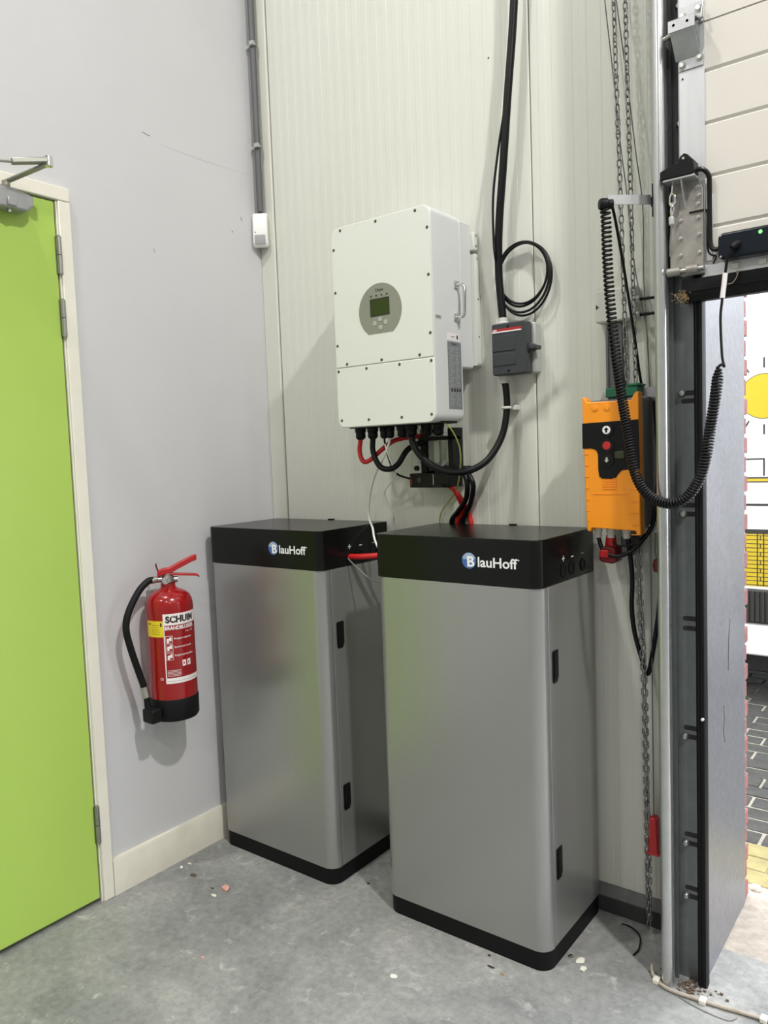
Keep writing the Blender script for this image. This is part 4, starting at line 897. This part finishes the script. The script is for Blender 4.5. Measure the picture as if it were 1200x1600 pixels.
for k in range(60):
    x = .6+.028*k
    if rbm is None: o = box('rib', 'tyre', x, x+.014, VY-.037, VY-.028, .50, .678, rb, .003); rbm = o.data
    else: link('rib', rbm, Vector((x+.007, VY-.0325, .589)), rb)
box('sill', 'van', -1.3, 2.9, VY-.025, VY+.03, .293, .480, vn, .012)
box('panel_joint', 'btn', -1.3, 2.9, VY-.002, VY+.004, 2.172, 2.178, vn)
def vprint(name, m, x0, x1, z0, z1, y=.0022): return box(name, m, x0, x1, VY-y, VY+.001, z0, z1, vn)
MB().prism(circ(1.502, 1.823, .131, 48), 'y', VY-.0016, VY).build('sun_outline', 'vblk', vn)
MB().prism(circ(1.502, 1.823, .127, 48), 'y', VY-.0022, VY).build('sun_disc', 'vyel', vn)
for a in range(12):
    an_ = math.radians(30*a); c_, s__ = math.cos(an_), math.sin(an_)
    q = []
    for rr_, w_ in ((.162, -1), (.222, -1), (.222, 1), (.162, 1)): q.append((1.502+rr_*s__+w_*.0045*c_, 1.823+rr_*c_-w_*.0045*s__))
    MB().prism(q, 'y', VY-.0022, VY).build('sun_ray', 'vblk', vn)
for (x0, x1, z0, z1) in ((1.00, 1.50, 1.455, 1.464), (1.497, 1.506, 1.36, 1.464), (.9, 2.3, 1.345, 1.354), (.9, 2.3, 1.322, 1.328), (.9, 2.3, 1.183, 1.197), (.9, 2.3, 1.018, 1.046), (1.62, 1.628, 1.354, 1.56), (1.62, 2.1, 1.555, 1.563)):
    vprint('print_line', 'vblk', x0, x1, z0, z1)
vprint('print_line', 'vyel', .9, 2.3, 1.329, 1.344)
vprint('yellow_field', 'vyel', .9, 2.3, .705, 1.018, .0016)
for k in range(13): vprint('print_line', 'vblk', .9, 2.3, .712+.0245*k, .7165+.0245*k)
random.seed(3)
for k in range(12):
    for x in [(.92+.16*j+(.08 if k % 2 else 0)) for j in range(9)]:
        vprint('print_joint', 'vblk', x, x+.005, .714+.0245*k, .7385+.0245*k)
for x in (1.463, 1.497): vprint('print_line', 'vblk', x, x+.006, .71, 1.018)

# ------------------------------------------------------------------ debris on the floor
def lump(name, m, x, y, sx, sy, sz, label, cat, seed=0, z=0):
    random.seed(seed); bm = bmesh.new(); bmesh.ops.create_icosphere(bm, subdivisions=2, radius=1)
    for v_ in bm.verts:
        k_ = 1+random.uniform(-.16, .16); v_.co = Vector((v_.co.x*sx*k_, v_.co.y*sy*k_, max(v_.co.z, -.6)*sz*k_))
    mb = MB(); mb.add([v_.co+Vector((x, y, sz*.55+z)) for v_ in bm.verts], [tuple(q.index for q in f.verts) for f in bm.faces]); bm.free()
    return tag(mb.build(name, m), label, cat)
lump('pink_pebble', 'pink', .323, -.652, .016, .014, .010, 'small pink pebble on the floor in front of the left cabinet', 'pebble', 1)
lump('paint_chip', 'chip', .315, -.702, .013, .007, .002, 'white chip lying just beside the pink pebble', 'chip', 2)
lump('plaster_crumb', 'chip', .062, -.648, .008, .006, .005, 'white crumb near the baseboard, nearer the green door', 'crumb', 3)
lump('plaster_crumb', 'chip', .066, -.612, .009, .006, .004, 'white crumb near the baseboard, nearer the cabinet', 'crumb', 4)
lump('wood_splinter', 'dirt', .144, -.657, .016, .009, .003, 'flat brown splinter on the floor between baseboard and pebble', 'splinter', 5)
lump('dark_chip', 'dirt', .275, -.675, .008, .004, .002, 'tiny dark chip just left of the pink pebble', 'chip', 6)
lump('putty_blob', 'chip', 1.545, -.305, .014, .018, .006, 'cream putty blob on the floor right of the front cabinet', 'putty', 7)
lump('putty_blob', 'chip', 1.566, -.336, .010, .014, .005, 'smaller cream putty blob just in front of the larger one', 'putty', 8)
lump('grey_nut', 'steel', 1.512, -.302, .008, .008, .004, 'small grey metal nut beside the cream putty blob', 'nut', 9)
lump('black_chip', 'vblk', 1.333, -.482, .014, .004, .002, 'short black sliver on the floor in front of the front cabinet', 'chip', 10)
lump('black_crumb', 'vblk', 1.302, -.438, .006, .004, .002, 'black crumb close to the base of the front cabinet', 'crumb', 11)
lump('yellow_crumb', 'straw', 1.378, -.493, .006, .005, .003, 'tiny yellowish crumb below the front cabinet corner', 'crumb', 12)
lump('white_flake', 'chip', 1.112, -.682, .012, .009, .0012, 'white flake on the floor in front of the front cabinet', 'flake', 13)
lump('white_flake', 'chip', .870, -.318, .010, .016, .006, 'pale flake against the left foot of the front cabinet', 'flake', 14)
lump('dark_crumb', 'vblk', .735, -.33, .007, .004, .002, 'dark crumb on the floor between the two cabinets', 'crumb', 15)
lump('white_pebble', 'chip', 1.892, .40, .018, .016, .014, 'white pebble at the outer foot of the steel reveal', 'pebble', 16, -.004)
lump('pink_crumb', 'pink', .56, -.955, .006, .005, .003, 'tiny pink crumb on the open floor near the camera', 'crumb', 17)
tag(cable('wire_offcut', 'blackc', [(1.582, -.060, .004), (1.60, -.057, .004), (1.630, -.075, .010), (1.660, -.107, .012), (1.673, -.156, .006), (1.668, -.192, .003)], .0024), 'short black wire offcut curling on the floor beside the chain', 'wire')
fc = thing('floor_cable', (1.9, -.27, 0), 'beige cable with clips running along the floor of the loading door', 'cable')
MB().tube(spline([(1.742, -.238, .03), (1.745, -.246, .010), (1.764, -.269, .007), (1.804, -.287, .006), (1.865, -.285, .006), (1.949, -.276, .006), (2.06, -.261, .006), (2.3, -.25, .006), (2.8, -.25, .006)], 8), .0056, 10).build('cable_run', 'pipe', fc)
for x, y in ((1.764, -.269), (1.897, -.282), (2.05, -.262)): box('floor_clip', 'chip', x-.009, x+.009, y-.012, y+.012, 0, .0135, fc, .002)
tag(cable('thin_floor_wire', 'grey_c', [(1.832, -.262, .012), (1.835, -.285, .003), (1.843, -.299, .002), (1.908, -.314, .002), (1.97, -.315, .002), (1.99, -.292, .003)], .0012), 'hair thin grey wire lying beside the beige floor cable', 'wire')
di = MB(); random.seed(11)
for k in range(160):
    x = random.gauss(1.835, .035); y = random.gauss(-.235, .022); s_ = random.uniform(.001, .0045)
    if y < -.27 or (x > 1.785 and x < 1.815 and y < -.2): continue
    di.box(x-s_, x+s_, y-s_*.7, y+s_*.7, 0, s_*1.1)
tag(di.build('dirt_heap', 'dirt'), 'loose brown dirt around the foot of the guide rail', 'dirt', kind='stuff')
